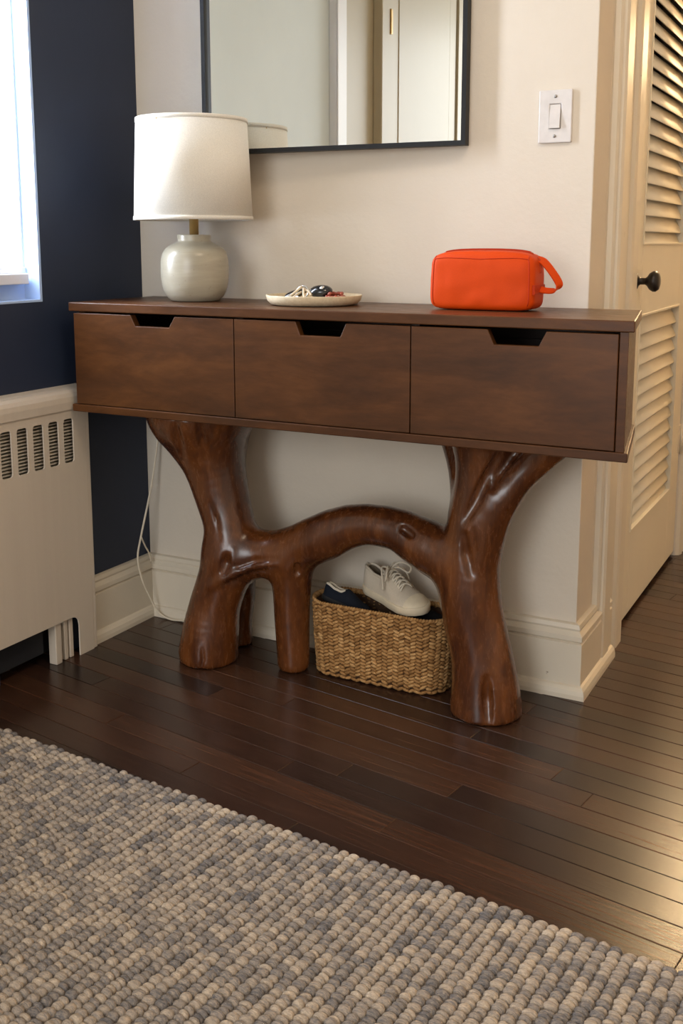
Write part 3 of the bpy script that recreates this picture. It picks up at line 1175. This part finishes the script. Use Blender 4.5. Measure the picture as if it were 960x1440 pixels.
# ------------------------------------------------------------------ table lamp
lx, ly = 0.284, -0.162
lp = tag(empty('table_lamp', (lx, ly, ZT)), 'table lamp with grey-green stoneware base and white drum shade', 'lamp')
prof = [(0.0, 0.0005), (0.052, 0.0005), (0.058, 0.003), (0.068, 0.014), (0.0755, 0.032), (0.079, 0.056), (0.0795, 0.078), (0.0785, 0.096), (0.074, 0.112), (0.064, 0.125),
        (0.050, 0.133), (0.0405, 0.138), (0.0388, 0.142), (0.0392, 0.150), (0.0385, 0.1535), (0.036, 0.154), (0.0, 0.154)]
mb = MB().lathe(spline([(a, b, 0) for a, b in prof[1:-1]], 3) and [(0.0, 0.0005)] + [(p[0], p[1]) for p in spline([(a, b, 0) for a, b in prof[1:-1]], 3)] + [(0.0, 0.154)], (lx, ly, ZT), 64)
obj('lamp_base', mb, 'lamp_ceramic', lp)
obj('stem', MB().lathe([(0.0, 0.150), (0.0108, 0.150), (0.0108, 0.205), (0.013, 0.206), (0.013, 0.212), (0.0, 0.212)], (lx, ly, ZT), 24), 'brass', lp)
obj('socket', MB().lathe([(0.0, 0.212), (0.017, 0.212), (0.017, 0.262), (0.0, 0.262)], (lx, ly, ZT), 20), 'black_plastic', lp)
obj('bulb', MB().lathe([(0.013, 0.260), (0.016, 0.275), (0.028, 0.305), (0.030, 0.325), (0.022, 0.345), (0.0, 0.353)], (lx, ly, ZT), 24), 'bulb_glass', lp)
SB, ST = 0.188, 0.414
rb, rt = 0.1375, 0.1270
sh = obj('lamp_shade', MB().lathe([(rb, SB), (rt, ST), (rt - 0.0012, ST), (rb - 0.0012, SB)], (lx, ly, ZT), 96, True), 'shade_linen', lp)
sh['label'] = 'white linen drum lamp shade'
for (r, z0, z1) in ((rb, SB - 0.0012, SB + 0.0075), (rt, ST - 0.0075, ST + 0.0012)):
    q = (rt - rb) / (ST - SB)
    r0, r1 = rb + (z0 - SB) * q, rb + (z1 - SB) * q
    obj('shade_trim', MB().lathe([(r0 + 0.0012, z0), (r1 + 0.0012, z1), (r1 - 0.0022, z1), (r0 - 0.0022, z0)], (lx, ly, ZT), 96, True), 'shade_linen', sh)
mb = MB()
for k in range(3):
    q = 2 * math.pi * k / 3 + 0.5
    mb.tube([(lx, ly, ZT + 0.37), (lx + math.cos(q) * (rt + 0.001), ly + math.sin(q) * (rt + 0.001), ZT + 0.405)], 0.0015, 6)
mb.tube([(lx, ly, ZT + 0.352), (lx, ly, ZT + 0.378)], 0.005, 10)
obj('shade_spider', mb, 'brass', lp)
mb = MB()
mb.tube(spline([(lx - 0.03, ly + 0.068, ZT + 0.008), (lx - 0.06, ly + 0.105, ZT + 0.004), (0.17, -0.030, ZT + 0.004), (0.115, -0.012, ZT - 0.004), (0.095, -0.010, 0.80), (0.075, -0.011, 0.66),
                 (0.056, -0.016, 0.53), (0.042, -0.040, 0.37), (0.033, -0.078, 0.24), (0.030, -0.092, 0.18), (0.034, -0.082, 0.12), (0.040, -0.062, 0.07), (0.052, -0.043, 0.022),
                 (0.080, -0.037, 0.0045), (0.115, -0.036, 0.004), (0.145, -0.034, 0.012), (0.175, -0.033, 0.030)], 10), 0.0027, 8)
mb.tube(spline([(0.034, -0.080, 0.235), (0.030, -0.060, 0.205), (0.026, -0.040, 0.18), (0.024, -0.028, 0.150)], 6), 0.0022, 8)
obj('cord', mb, 'cord_cream', lp)['label'] = 'cream lamp cord hanging in the corner'

# ------------------------------------------------------------------ tray and what lies in it
tx, ty = 0.607, -0.168
tp = [(0.0, 0.0005), (0.086, 0.0005), (0.096, 0.003), (0.103, 0.010), (0.1065, 0.021), (0.1060, 0.0225), (0.1030, 0.0222), (0.0995, 0.013), (0.093, 0.008), (0.082, 0.0062), (0.0, 0.0062)]
tag(obj('tray', MB().lathe(tp, (tx, ty, ZT), 72), 'tray_stoneware'), 'round shallow beige stoneware tray on the console', 'tray')
tz = ZT + 0.0068


def P(dx, dy, dz):
    return (tx + dx, ty + dy, tz + dz)


kf = tag(empty('key_fob', P(0.025, -0.01, 0.006)), 'glossy black car key fob with a small silver emblem in the tray', 'key fob')
mb = MB().ellipsoid(P(0.024, -0.012, 0.0235), ((0.026, 0.004, 0.002), (-0.003, 0.019, 0.004), (-0.002, -0.003, 0.0135)), 28, 16)
obj('fob_body', mb, 'black_plastic', kf)
mb = MB().ellipsoid(P(0.033, -0.0235, 0.0325), ((0.0055, 0.0012, 0.001), (-0.0005, 0.0035, 0.003), (0, -0.0016, 0.002)), 14, 8)
obj('emblem', mb, 'silver', kf)
mb = MB()
for s in (-1, 1):
    mb.ellipsoid(P(0.014 + s * 0.003, -0.027, 0.021 - s * 0.004), ((0.006, 0.001, 0), (0, 0.002, 0.001), (0, 0, 0.0025)), 10, 6)
obj('button', mb, 'dark_leather', kf)
kr = tag(empty('keys', P(-0.03, -0.02, 0)), 'bunch of keys with pale looped cord beside the key fob', 'keys')
mb = MB()
ring = [P(-0.018 + 0.015 * math.cos(q), -0.02 + 0.004 * math.sin(q), 0.021 + 0.0135 * math.sin(q)) for q in np.linspace(0, 2 * math.pi, 25)]
mb.tube(ring, 0.0022, 8, False)
obj('key_ring', mb, 'silver', kr)
mb = MB()
for (a, b, c) in (((-0.018, -0.022, 0.034), (-0.036, -0.035, 0.016), (-0.052, -0.042, 0.004)), ((-0.012, -0.024, 0.030), (-0.006, -0.036, 0.018), (0.006, -0.048, 0.003)),
                  ((-0.020, -0.022, 0.022), (-0.024, -0.042, 0.014), (-0.030, -0.054, 0.003)), ((-0.016, -0.018, 0.026), (0.0, -0.026, 0.024), (0.010, -0.030, 0.016))):
    mb.tube(spline([P(*a), P(*b), P(*c)], 8), 0.0028, 8)
obj('cord_loop', mb, 'pale_cord', kr)
for (x, y, q) in ((-0.045, -0.03, 0.4), (-0.015, -0.05, -0.5), (-0.034, -0.052, 0.1)):
    c, s = math.cos(q), math.sin(q)
    mb = MB()
    hd = [P(x + 0.010 * math.cos(a) * c, y + 0.010 * math.cos(a) * s, 0.006 + 0.0075 * math.sin(a)) for a in np.linspace(0, 2 * math.pi, 15)]
    mb.tube(hd, 0.0022, 6, False)
    mb.tube([P(x + 0.008 * c, y + 0.008 * s, 0.005), P(x + 0.034 * c, y + 0.034 * s, 0.003)], 0.0026, 6, True, 0.6)
    obj('key', mb, 'silver', kr)
cp = tag(empty('coin_pouch', P(-0.045, 0.01, 0)), 'small dark leather pouch leaning at the rim of the tray', 'pouch')
mb = MB().ellipsoid(P(-0.047, 0.000, 0.016), ((0.026, 0.004, 0.008), (-0.003, 0.02, 0), (-0.003, 0, 0.0085)), 20, 12)
obj('pouch_body', mb, 'black_plastic', cp)
obj('pouch_band', MB().tube(spline([P(-0.073, -0.006, 0.008), P(-0.060, -0.018, 0.010), P(-0.036, -0.018, 0.018), P(-0.022, -0.008, 0.019)], 6), 0.0022, 6), 'dark_leather', cp)
bs = tag(empty('bead_bracelet', P(0.06, -0.015, 0)), 'string of reddish-brown beads lying in the tray', 'bracelet')
for i in range(46):
    ly_ = i // 17
    q = 2 * math.pi * i / 17 + 0.1 * ly_
    rr = 0.0235 - 0.005 * ly_
    mb = MB().ellipsoid(P(0.060 + rr * math.cos(q), -0.012 + rr * 1.1 * math.sin(q), 0.0042 + 0.0068 * ly_ + random.uniform(0, 0.002)), ((0.0042, 0, 0), (0, 0.0042, 0), (0, 0, 0.0042)), 10, 6)
    obj('bead', mb, 'red_bead', bs)

# ------------------------------------------------------------------ orange bag
bg = tag(empty('toiletry_bag', (1.006, -0.162, ZT)), 'bright orange zipped pouch bag with side strap loop on the console', 'bag')
BL, BD, BH = 0.222, 0.088, 0.118
bx, by = 1.006, -0.160


def bagpt(u, w, t):
    """u,w,t in -1..1 on the cube -> world"""
    p = 8.0
    n = (abs(u) ** p + abs(w) ** p + abs(t) ** p) ** (1 / p)
    m = max(abs(u), abs(w), abs(t))
    s = m / n
    x, y, z = u * s, w * s, t * s
    # sides bulge, top narrows into a ridge, ends slightly lower
    dome = (1 - 0.10 * abs(x) ** 3)
    taper = 1 - 0.14 * max(0, z) ** 3
    X = x * BL / 2 * (1 - 0.02 * max(0, z))
    Y = y * BD / 2 * taper * (1 + 0.06 * (1 - x * x))
    Z = (z * 0.5 + 0.5) * BH
    if z > 0:
        Z = BH * 0.5 + (Z - BH * 0.5) * (dome + 0.02 * (1 - x * x))
    nz = noise.noise(Vector((X * 26, Y * 20 + 3, Z * 30))) * 0.0022 + noise.noise(Vector((X * 60, Y * 40, Z * 34 + 9))) * 0.0009
    edge = min(1.0, (1 - abs(z)) * 3)
    k = 1 + nz * edge / 0.05
    return (bx + X * (1 + nz * 3), by + Y * k, ZT + 0.0008 + max(0, Z))


bm = bmesh.new()
bmesh.ops.create_cube(bm, size=2)
bmesh.ops.subdivide_edges(bm, edges=bm.edges[:], cuts=27, use_grid_fill=True)
for v in bm.verts:
    v.co = Vector(bagpt(*v.co))
bm_obj('bag_body', bm, 'orange_nylon', bg, True)


def bagline(pts, n=14):
    out = []
    for a, b in zip(pts[:-1], pts[1:]):
        for k in range(n):
            t = k / n
            out.append(bagpt(*[a[i] + (b[i] - a[i]) * t for i in range(3)]))
    out.append(bagpt(*pts[-1]))
    return out


E_ = 1.0
for sx in (-E_, E_):
    obj('seam_piping', MB().tube(bagline([(sx, -1, -0.9), (sx, -1, 0.88), (sx, -0.9, 1.0)]), 0.0013, 6), 'orange_trim', bg)
obj('seam_piping', MB().tube(bagline([(-E_, -1, 0.86), (-0.5, -1, 0.78), (0, -1, 0.73), (0.5, -1, 0.78), (E_, -1, 0.86)]), 0.0011, 6), 'orange_trim', bg)
obj('zipper', MB().tube(bagline([(-1.0, 0.05, 0.1), (-1, 0.05, 0.8), (-0.9, 0.05, 1.0), (0, 0.05, 1.0), (0.9, 0.05, 1.0), (1, 0.05, 0.8), (1, 0.05, 0.3)]), 0.0032, 8, True), 'zip_tape', bg)
mb = MB()
for p in bagline([(-0.85, 0.05, 1.0), (0.85, 0.05, 1.0)], 70):
    mb.box(p[0] - 0.0007, p[0] + 0.0007, p[1] - 0.003, p[1] + 0.003, p[2] + 0.002, p[2] + 0.0042)
obj('zip_teeth', mb, 'orange_trim', bg, False)['kind'] = 'stuff'
zp = np.array(bagpt(-1.0, -0.1, -0.02))
pull = obj('zip_pull', MB().tube([zp + (-0.002, 0, 0.020), zp + (-0.005, 0, 0.012), zp + (-0.006, 0, 0.002)], [0.0022, 0.003, 0.0024], 8), 'silver', bg)
obj('pull_tab', MB().tube([zp + (-0.006, 0, 0.003), zp + (-0.007, 0, -0.010), zp + (-0.006, 0, -0.022)], [0.0022, 0.0036, 0.003], 8, True, 0.5), 'orange_trim', pull)


def ribbon(pts, width, thick):
    """flat strap, width along y"""
    mb = MB()
    P_ = [Vector(p) for p in pts]
    n = len(P_)
    vs_ = []
    for i, p in enumerate(P_):
        t = (P_[min(i + 1, n - 1)] - P_[max(i - 1, 0)]).normalized()
        s = Vector((0.45, 0.75, 0.45))
        s = (s - t * s.dot(t)).normalized()
        nn = t.cross(s)
        vs_ += [p + s * width / 2 + nn * thick / 2, p - s * width / 2 + nn * thick / 2, p - s * width / 2 - nn * thick / 2, p + s * width / 2 - nn * thick / 2]
    fs = [(4 * i + k, 4 * i + (k + 1) % 4, 4 * i + 4 + (k + 1) % 4, 4 * i + 4 + k) for i in range(n - 1) for k in range(4)] + [(3, 2, 1, 0), (4 * n - 4, 4 * n - 3, 4 * n - 2, 4 * n - 1)]
    return mb.add(vs_, fs)


ex = bx + BL / 2
st = spline([(ex - 0.008, by + 0.004, ZT + 0.104), (ex + 0.006, by + 0.004, ZT + 0.098), (ex + 0.022, by + 0.004, ZT + 0.080), (ex + 0.036, by + 0.004, ZT + 0.060), (ex + 0.038, by + 0.003, ZT + 0.050),
             (ex + 0.030, by + 0.002, ZT + 0.042), (ex + 0.012, by, ZT + 0.0415), (ex + 0.0005, by, ZT + 0.044)], 8)
obj('strap_loop', ribbon(st, 0.017, 0.0026), 'orange_nylon', bg, False)
tab = [(ex + 0.0012, by - BD / 2 + 0.008, 0), (ex + 0.0012, by + 0.02, 0)]
mb = MB().box(ex - 0.003, ex + 0.0018, by - BD / 2 + 0.006, by + 0.03, ZT + 0.034, ZT + 0.053)
obj('strap_tab', mb, 'orange_trim', bg, False)

# ------------------------------------------------------------------ wicker basket
kx0, kx1, ky0, ky1, kh = 0.573, 0.932, -0.176, -0.042, 0.178
kcx, kcy = (kx0 + kx1) / 2, (ky0 + ky1) / 2
bk = tag(empty('wicker_basket', (kcx, kcy, 0.0)), 'oval woven seagrass basket full of shoes under the console arch', 'basket')


def kper(s, z, off=0.0):
    """point at fraction s of the rounded-rectangle outline at height z"""
    f = 0.93 + 0.07 * min(1, z / kh) ** 0.7
    a, b = (kx1 - kx0) / 2 * f - 0.008 + off, (ky1 - ky0) / 2 * f - 0.008 + off
    r = b * 0.97
    st_x, st_y = 2 * (a - r), 2 * (b - r)
    q = math.pi * r / 2
    per = 2 * st_x + 2 * st_y + 4 * q
    t = (s % 1.0) * per
    segs = [('l', st_x, (-(a - r), -b), (1, 0)), ('c', q, (a - r, -(b - r)), -90), ('l', st_y, (a, -(b - r)), (0, 1)), ('c', q, (a - r, b - r), 0), ('l', st_x, (a - r, b), (-1, 0)),
            ('c', q, (-(a - r), b - r), 90), ('l', st_y, (-a, b - r), (0, -1)), ('c', q, (-(a - r), -(b - r)), 180)]
    for k, ln, p, d in segs:
        if t <= ln + 1e-9:
            if k == 'l':
                return Vector((kcx + p[0] + d[0] * t, kcy + p[1] + d[1] * t, z)), Vector((d[0], d[1], 0)), Vector((d[1], -d[0], 0))
            ang = R(d) + t / r
            return (Vector((kcx + p[0] + r * math.cos(ang), kcy + p[1] + r * math.sin(ang), z)), Vector((-math.sin(ang), math.cos(ang), 0)), Vector((math.cos(ang), math.sin(ang), 0)))
        t -= ln
    return kper(0, z, off)


NB = 58
mb = MB()
ring_z = [0.002, 0.06, 0.12, kh - 0.004]
vs_, fs = [], []
for z in ring_z:
    for i in range(80):
        vs_.append(kper(i / 80, z, 0.001)[0])
for z in ring_z[::-1]:
    for i in range(80):
        vs_.append(kper(i / 80, max(z, 0.006), -0.003)[0])
m = 80
for j in range(7):
    for i in range(m):
        fs.append((j * m + i, j * m + (i + 1) % m, (j + 1) * m + (i + 1) % m, (j + 1) * m + i))
fs.append(tuple(range(m - 1, -1, -1)))
fs.append(tuple(7 * m + i for i in range(m)))
mb.add(vs_, fs)
obj('basket_wall', mb, 'wicker_core', bk)
NR = 20
ph = (kh - 0.010) / NR
for j in range(NR):
    mb = MB()
    zz = 0.0065 + j * ph
    for i in range(NB):
        s = (i + 0.5) / NB + random.uniform(-0.0012, 0.0012)
        z = zz + (0.5 * ph if i % 2 and j else 0.0) + random.uniform(-0.0006, 0.0006)
        p, tg, no = kper(s, min(z, kh - 0.006))
        tilt = R(24 + random.uniform(-8, 8)) * (1 if i % 2 else -0.7)
        half = 0.0098 + random.uniform(-0.0008, 0.0012)
        ax = tg * math.cos(tilt) + Vector((0, 0, 1)) * math.sin(tilt)
        ay = Vector((0, 0, 1)) * math.cos(tilt) - tg * math.sin(tilt)
        mb.ellipsoid(p + no * 0.0018, (ax * half, ay * (ph * 0.50), no * random.uniform(0.0042, 0.0062)), 8, 5, random.uniform(0.2, 1.0))
    obj('weave_row', mb, 'wicker', bk, True, True)
mb = MB()
for i in range(120):
    p, tg, no = kper(i / 120, kh - 0.003)
    ax = tg * 0.6 + Vector((0, 0, 0.55)) + no * 0.5
    ax.normalize()
    b2 = ax.cross(tg).normalized()
    b3 = ax.cross(b2)
    mb.ellipsoid(p + no * 0.0005, (ax * 0.0085, b2 * 0.0046, b3 * 0.0042), 8, 5, random.uniform(0.3, 1.0))
obj('rim', mb, 'wicker', bk, True, True)


# ------------------------------------------------------------------ shoes
def shoe(name, label, cat, mtx, L, mats, laces=True, trim=None):
    """toe towards +x, sole on z=0, in metres; mtx places it"""
    upper_m, sole_m, lin_m, lace_m = mats
    root = tag(empty(name, mtx @ Vector((0, 0, 0)), label, cat))

    def half_w(t):      # t: 0 heel .. 1 toe
        w = np.interp(t, [0, 0.04, 0.12, 0.3, 0.45, 0.6, 0.75, 0.88, 0.95, 1.0], [0.10, 0.19, 0.255, 0.27, 0.28, 0.325, 0.345, 0.29, 0.20, 0.06])
        return w * L / 2 * 1.12

    def top(t):
        return np.interp(t, [0, 0.08, 0.2, 0.35, 0.45, 0.6, 0.72, 0.85, 0.95, 1.0], [0.33, 0.335, 0.29, 0.285, 0.35, 0.28, 0.215, 0.185, 0.14, 0.085]) * L

    zs = 0.095 * L
    ts = np.concatenate([np.linspace(0, 0.1, 5), np.linspace(0.14, 0.86, 25), np.linspace(0.89, 1.0, 7)])
    K = 20

    def ring(t, inset=0.0, zlow=None):
        hw, tp_ = max(half_w(t) - inset, 0.001), top(t) - inset
        z0 = zs * 0.6 if zlow is None else zlow
        out = []
        for k in range(K + 1):
            q = math.pi * k / K
            cx_, sy = math.cos(q), math.sin(q)
            yy = hw * (abs(cx_) ** 0.75) * (1 if cx_ >= 0 else -1)
            out.append(Vector((t * L - (0.012 * L * (sy if t < 0.1 else 0)), yy * (1 - 0.22 * sy ** 2), z0 + (tp_ - z0) * (sy ** 0.8))))
        return out

    def open_(t):
        return 0.02 < t < 0.40

    mb, li = MB(), MB()
    for tgt, inset in ((mb, 0.0), (li, 0.0035)):
        rows = [ring(t, inset) for t in ts]
        vs_ = [mtx @ p for r_ in rows for p in r_]
        fs = []
        k0, k1 = 7, K - 7
        for i in range(len(ts) - 1):
            for k in range(K):
                tm = (ts[i] + ts[i + 1]) / 2
                if open_(tm) and k0 <= k < k1:
                    continue
                fs.append((i * (K + 1) + k, i * (K + 1) + k + 1, (i + 1) * (K + 1) + k + 1, (i + 1) * (K + 1) + k))
        tgt.add(vs_, fs)
    up = obj('upper', mb, upper_m, root)
    obj('lining', li, lin_m, root)
    # collar edge
    cl = []
    tt = [t for t in np.linspace(0.03, 0.40, 14)]
    for t in tt:
        cl.append(ring(t)[7])
    for t in tt[::-1]:
        cl.append(ring(t)[K - 7])
    cl.append(cl[0])
    obj('collar', MB().tube([mtx @ p for p in cl], 0.0032, 8, False), trim or upper_m, root)
    # insole
    vs_ = [mtx @ Vector((t * L, s * half_w(t) * 0.93, zs * 0.9)) for t in ts for s in (-1, 1)]
    obj('insole', MB().add(vs_, [(2 * i, 2 * i + 1, 2 * i + 3, 2 * i + 2) for i in range(len(ts) - 1)]), lin_m, root)
    # sole
    ou = [(t, 1) for t in ts] + [(t, -1) for t in ts[::-1]]
    n = len(ou)
    vs_ = []
    for (g, z) in ((1.02, 0.0), (1.07, 0.1 * zs), (1.075, 0.85 * zs), (1.05, zs), (0.97, zs)):
        for t, s in ou:
            vs_.append(mtx @ Vector(((t - 0.5) * L * (1 + (g - 1) * 0.45) + 0.5 * L, s * half_w(t) * g, z + 0.03 * L * max(0, t - 0.75) ** 2 * 8)))
    fs = [(j * n + i, j * n + (i + 1) % n, (j + 1) * n + (i + 1) % n, (j + 1) * n + i) for j in range(4) for i in range(n)]
    fs += [tuple(range(n - 1, -1, -1)), tuple(4 * n + i for i in range(n))]
    obj('sole', MB().add(vs_, fs), sole_m, root)
    # toe cap
    tc_ = [t for t in ts if t >= 0.80]
    vs_, fs = [], []
    for t in tc_:
        for p in ring(t, -0.0016):
            vs_.append(mtx @ p)
    for i in range(len(tc_) - 1):
        for k in range(K):
            fs.append((i * (K + 1) + k, i * (K + 1) + k + 1, (i + 1) * (K + 1) + k + 1, (i + 1) * (K + 1) + k))
    obj('toe_cap', MB().add(vs_, fs), upper_m if not laces else 'rubber_cream', root)
    if laces:
        # tongue
        vs_ = []
        tl = np.linspace(0.36, 0.66, 10)
        for t in tl:
            lift = 0.004 + 0.035 * L * max(0, 0.46 - t) / 0.1
            for s in np.linspace(-1, 1, 7):
                vs_.append(mtx @ Vector((t * L - 0.02 * L * max(0, (0.44 - t)) * 10, s * half_w(t) * 0.40, top(t) + lift - 0.010 * s * s)))
        obj('tongue', MB().add(vs_, [(i * 7 + k, i * 7 + k + 1, i * 7 + 8 + k, i * 7 + 7 + k) for i in range(9) for k in range(6)]), upper_m, root)
        # eyelet stays
        for s in (-1, 1):
            vs_ = []
            for t in np.linspace(0.40, 0.70, 10):
                r_ = ring(t, -0.0022)
                kk = (5, 6, 7, 8) if s > 0 else (K - 8, K - 7, K - 6, K - 5)
                vs_ += [mtx @ r_[k] for k in kk]
            obj('eyelet_stay', MB().add(vs_, [(i * 4 + k, i * 4 + k + 1, i * 4 + 5 + k, i * 4 + 4 + k) for i in range(9) for k in range(3)]), upper_m, root)
        mb = MB()
        for i, t in enumerate(np.linspace(0.425, 0.68, 6)):
            for s in (-1, 1):
                pts = []
                for a in np.linspace(-1, 1, 9):
                    tq = t + 0.018 * a * s
                    pts.append(mtx @ Vector((tq * L, a * half_w(t) * 0.46, top(tq) + 0.0085 - 0.010 * abs(a) ** 2.2)))
                mb.tube(pts, 0.0023, 6)
        t = 0.42
        for s in (-1, 1):
            c0 = Vector((t * L, 0, top(t) + 0.010))
            lp_ = spline([c0, c0 + Vector((0.015, s * 0.018, 0.016)), c0 + Vector((0.030, s * 0.036, 0.004)), c0 + Vector((0.024, s * 0.034, -0.012)), c0 + Vector((0.010, s * 0.016, 0.002)), c0], 6)
            mb.tube([mtx @ Vector(p) for p in lp_], 0.0022, 6)
            tl_ = spline([c0, c0 + Vector((-0.006, s * 0.018, 0.008)), c0 + Vector((0.012, s * 0.034, -0.010)), c0 + Vector((0.020, s * 0.040, -0.034))], 6)
            mb.tube([mtx @ Vector(p) for p in tl_], 0.0021, 6)
        obj('lace', mb, lace_m, root)
    return root


def pose(loc, yaw, pitch=0, roll=0):
    return Matrix.Translation(loc) @ Matrix.Rotation(R(yaw), 4, 'Z') @ Matrix.Rotation(R(pitch), 4, 'Y') @ Matrix.Rotation(R(roll), 4, 'X')


shoe('sneaker', 'worn off-white lace-up sneaker lying on top in the basket', 'shoe', pose((0.688, -0.052, 0.188), -25, 3, 6), 0.200,
     ('shoe_canvas', 'rubber_cream', 'shoe_lining', 'lace_cotton'))
shoe('slip_on_shoe', 'dark navy shoe with pale piping beside the sneaker heel in the basket', 'shoe', pose((0.600, -0.116, 0.170), 0, 13, -8), 0.125,
     ('shoe_suede', 'rubber_dark', 'shoe_black', 'lace_cotton'), False, 'lace_cotton')
shoe('slip_on_shoe', 'black suede shoe behind the sneaker toe in the basket', 'shoe', pose((0.806, -0.094, 0.146), 4, 0, 0), 0.100,
     ('shoe_black', 'rubber_dark', 'shoe_black', 'lace_cotton'), False)

# ------------------------------------------------------------------ hallway lamp (lights the hall, out of view round the corner)
sc_ = tag(empty('wall_sconce', (W, 2.0, 1.62)), 'warm glowing wall sconce in the hallway beyond the louvred door', 'sconce')
obj('back_plate', MB().box(W + 0.0005, W + 0.012, 1.96, 2.04, 1.56, 1.70), 'brass', sc_, False)
obj('arm', MB().tube([(W + 0.012, 2.0, 1.60), (W + 0.07, 2.0, 1.59), (W + 0.09, 2.0, 1.62)], 0.006, 10), 'brass', sc_)
obj('glass_shade', MB().lathe([(0.0, 0.0), (0.035, 0.0), (0.055, 0.06), (0.065, 0.15), (0.06, 0.19), (0.0, 0.20)], (W + 0.09, 2.0, 1.62), 32), 'sconce_glow', sc_)

# ------------------------------------------------------------------ added ceiling lamp (unseen, goes with the added overhead fill)
cl_ = tag(empty('added_ceiling_lamp', (1.75, -1.15, H)), 'unseen flush ceiling lamp added with the overhead fill light', 'ceiling lamp')
obj('lamp_pan', MB().lathe([(0.0, -0.001), (0.24, -0.001), (0.25, -0.02), (0.245, -0.06), (0.0, -0.06)], (1.75, -1.15, H), 40), 'sash_white', cl_)
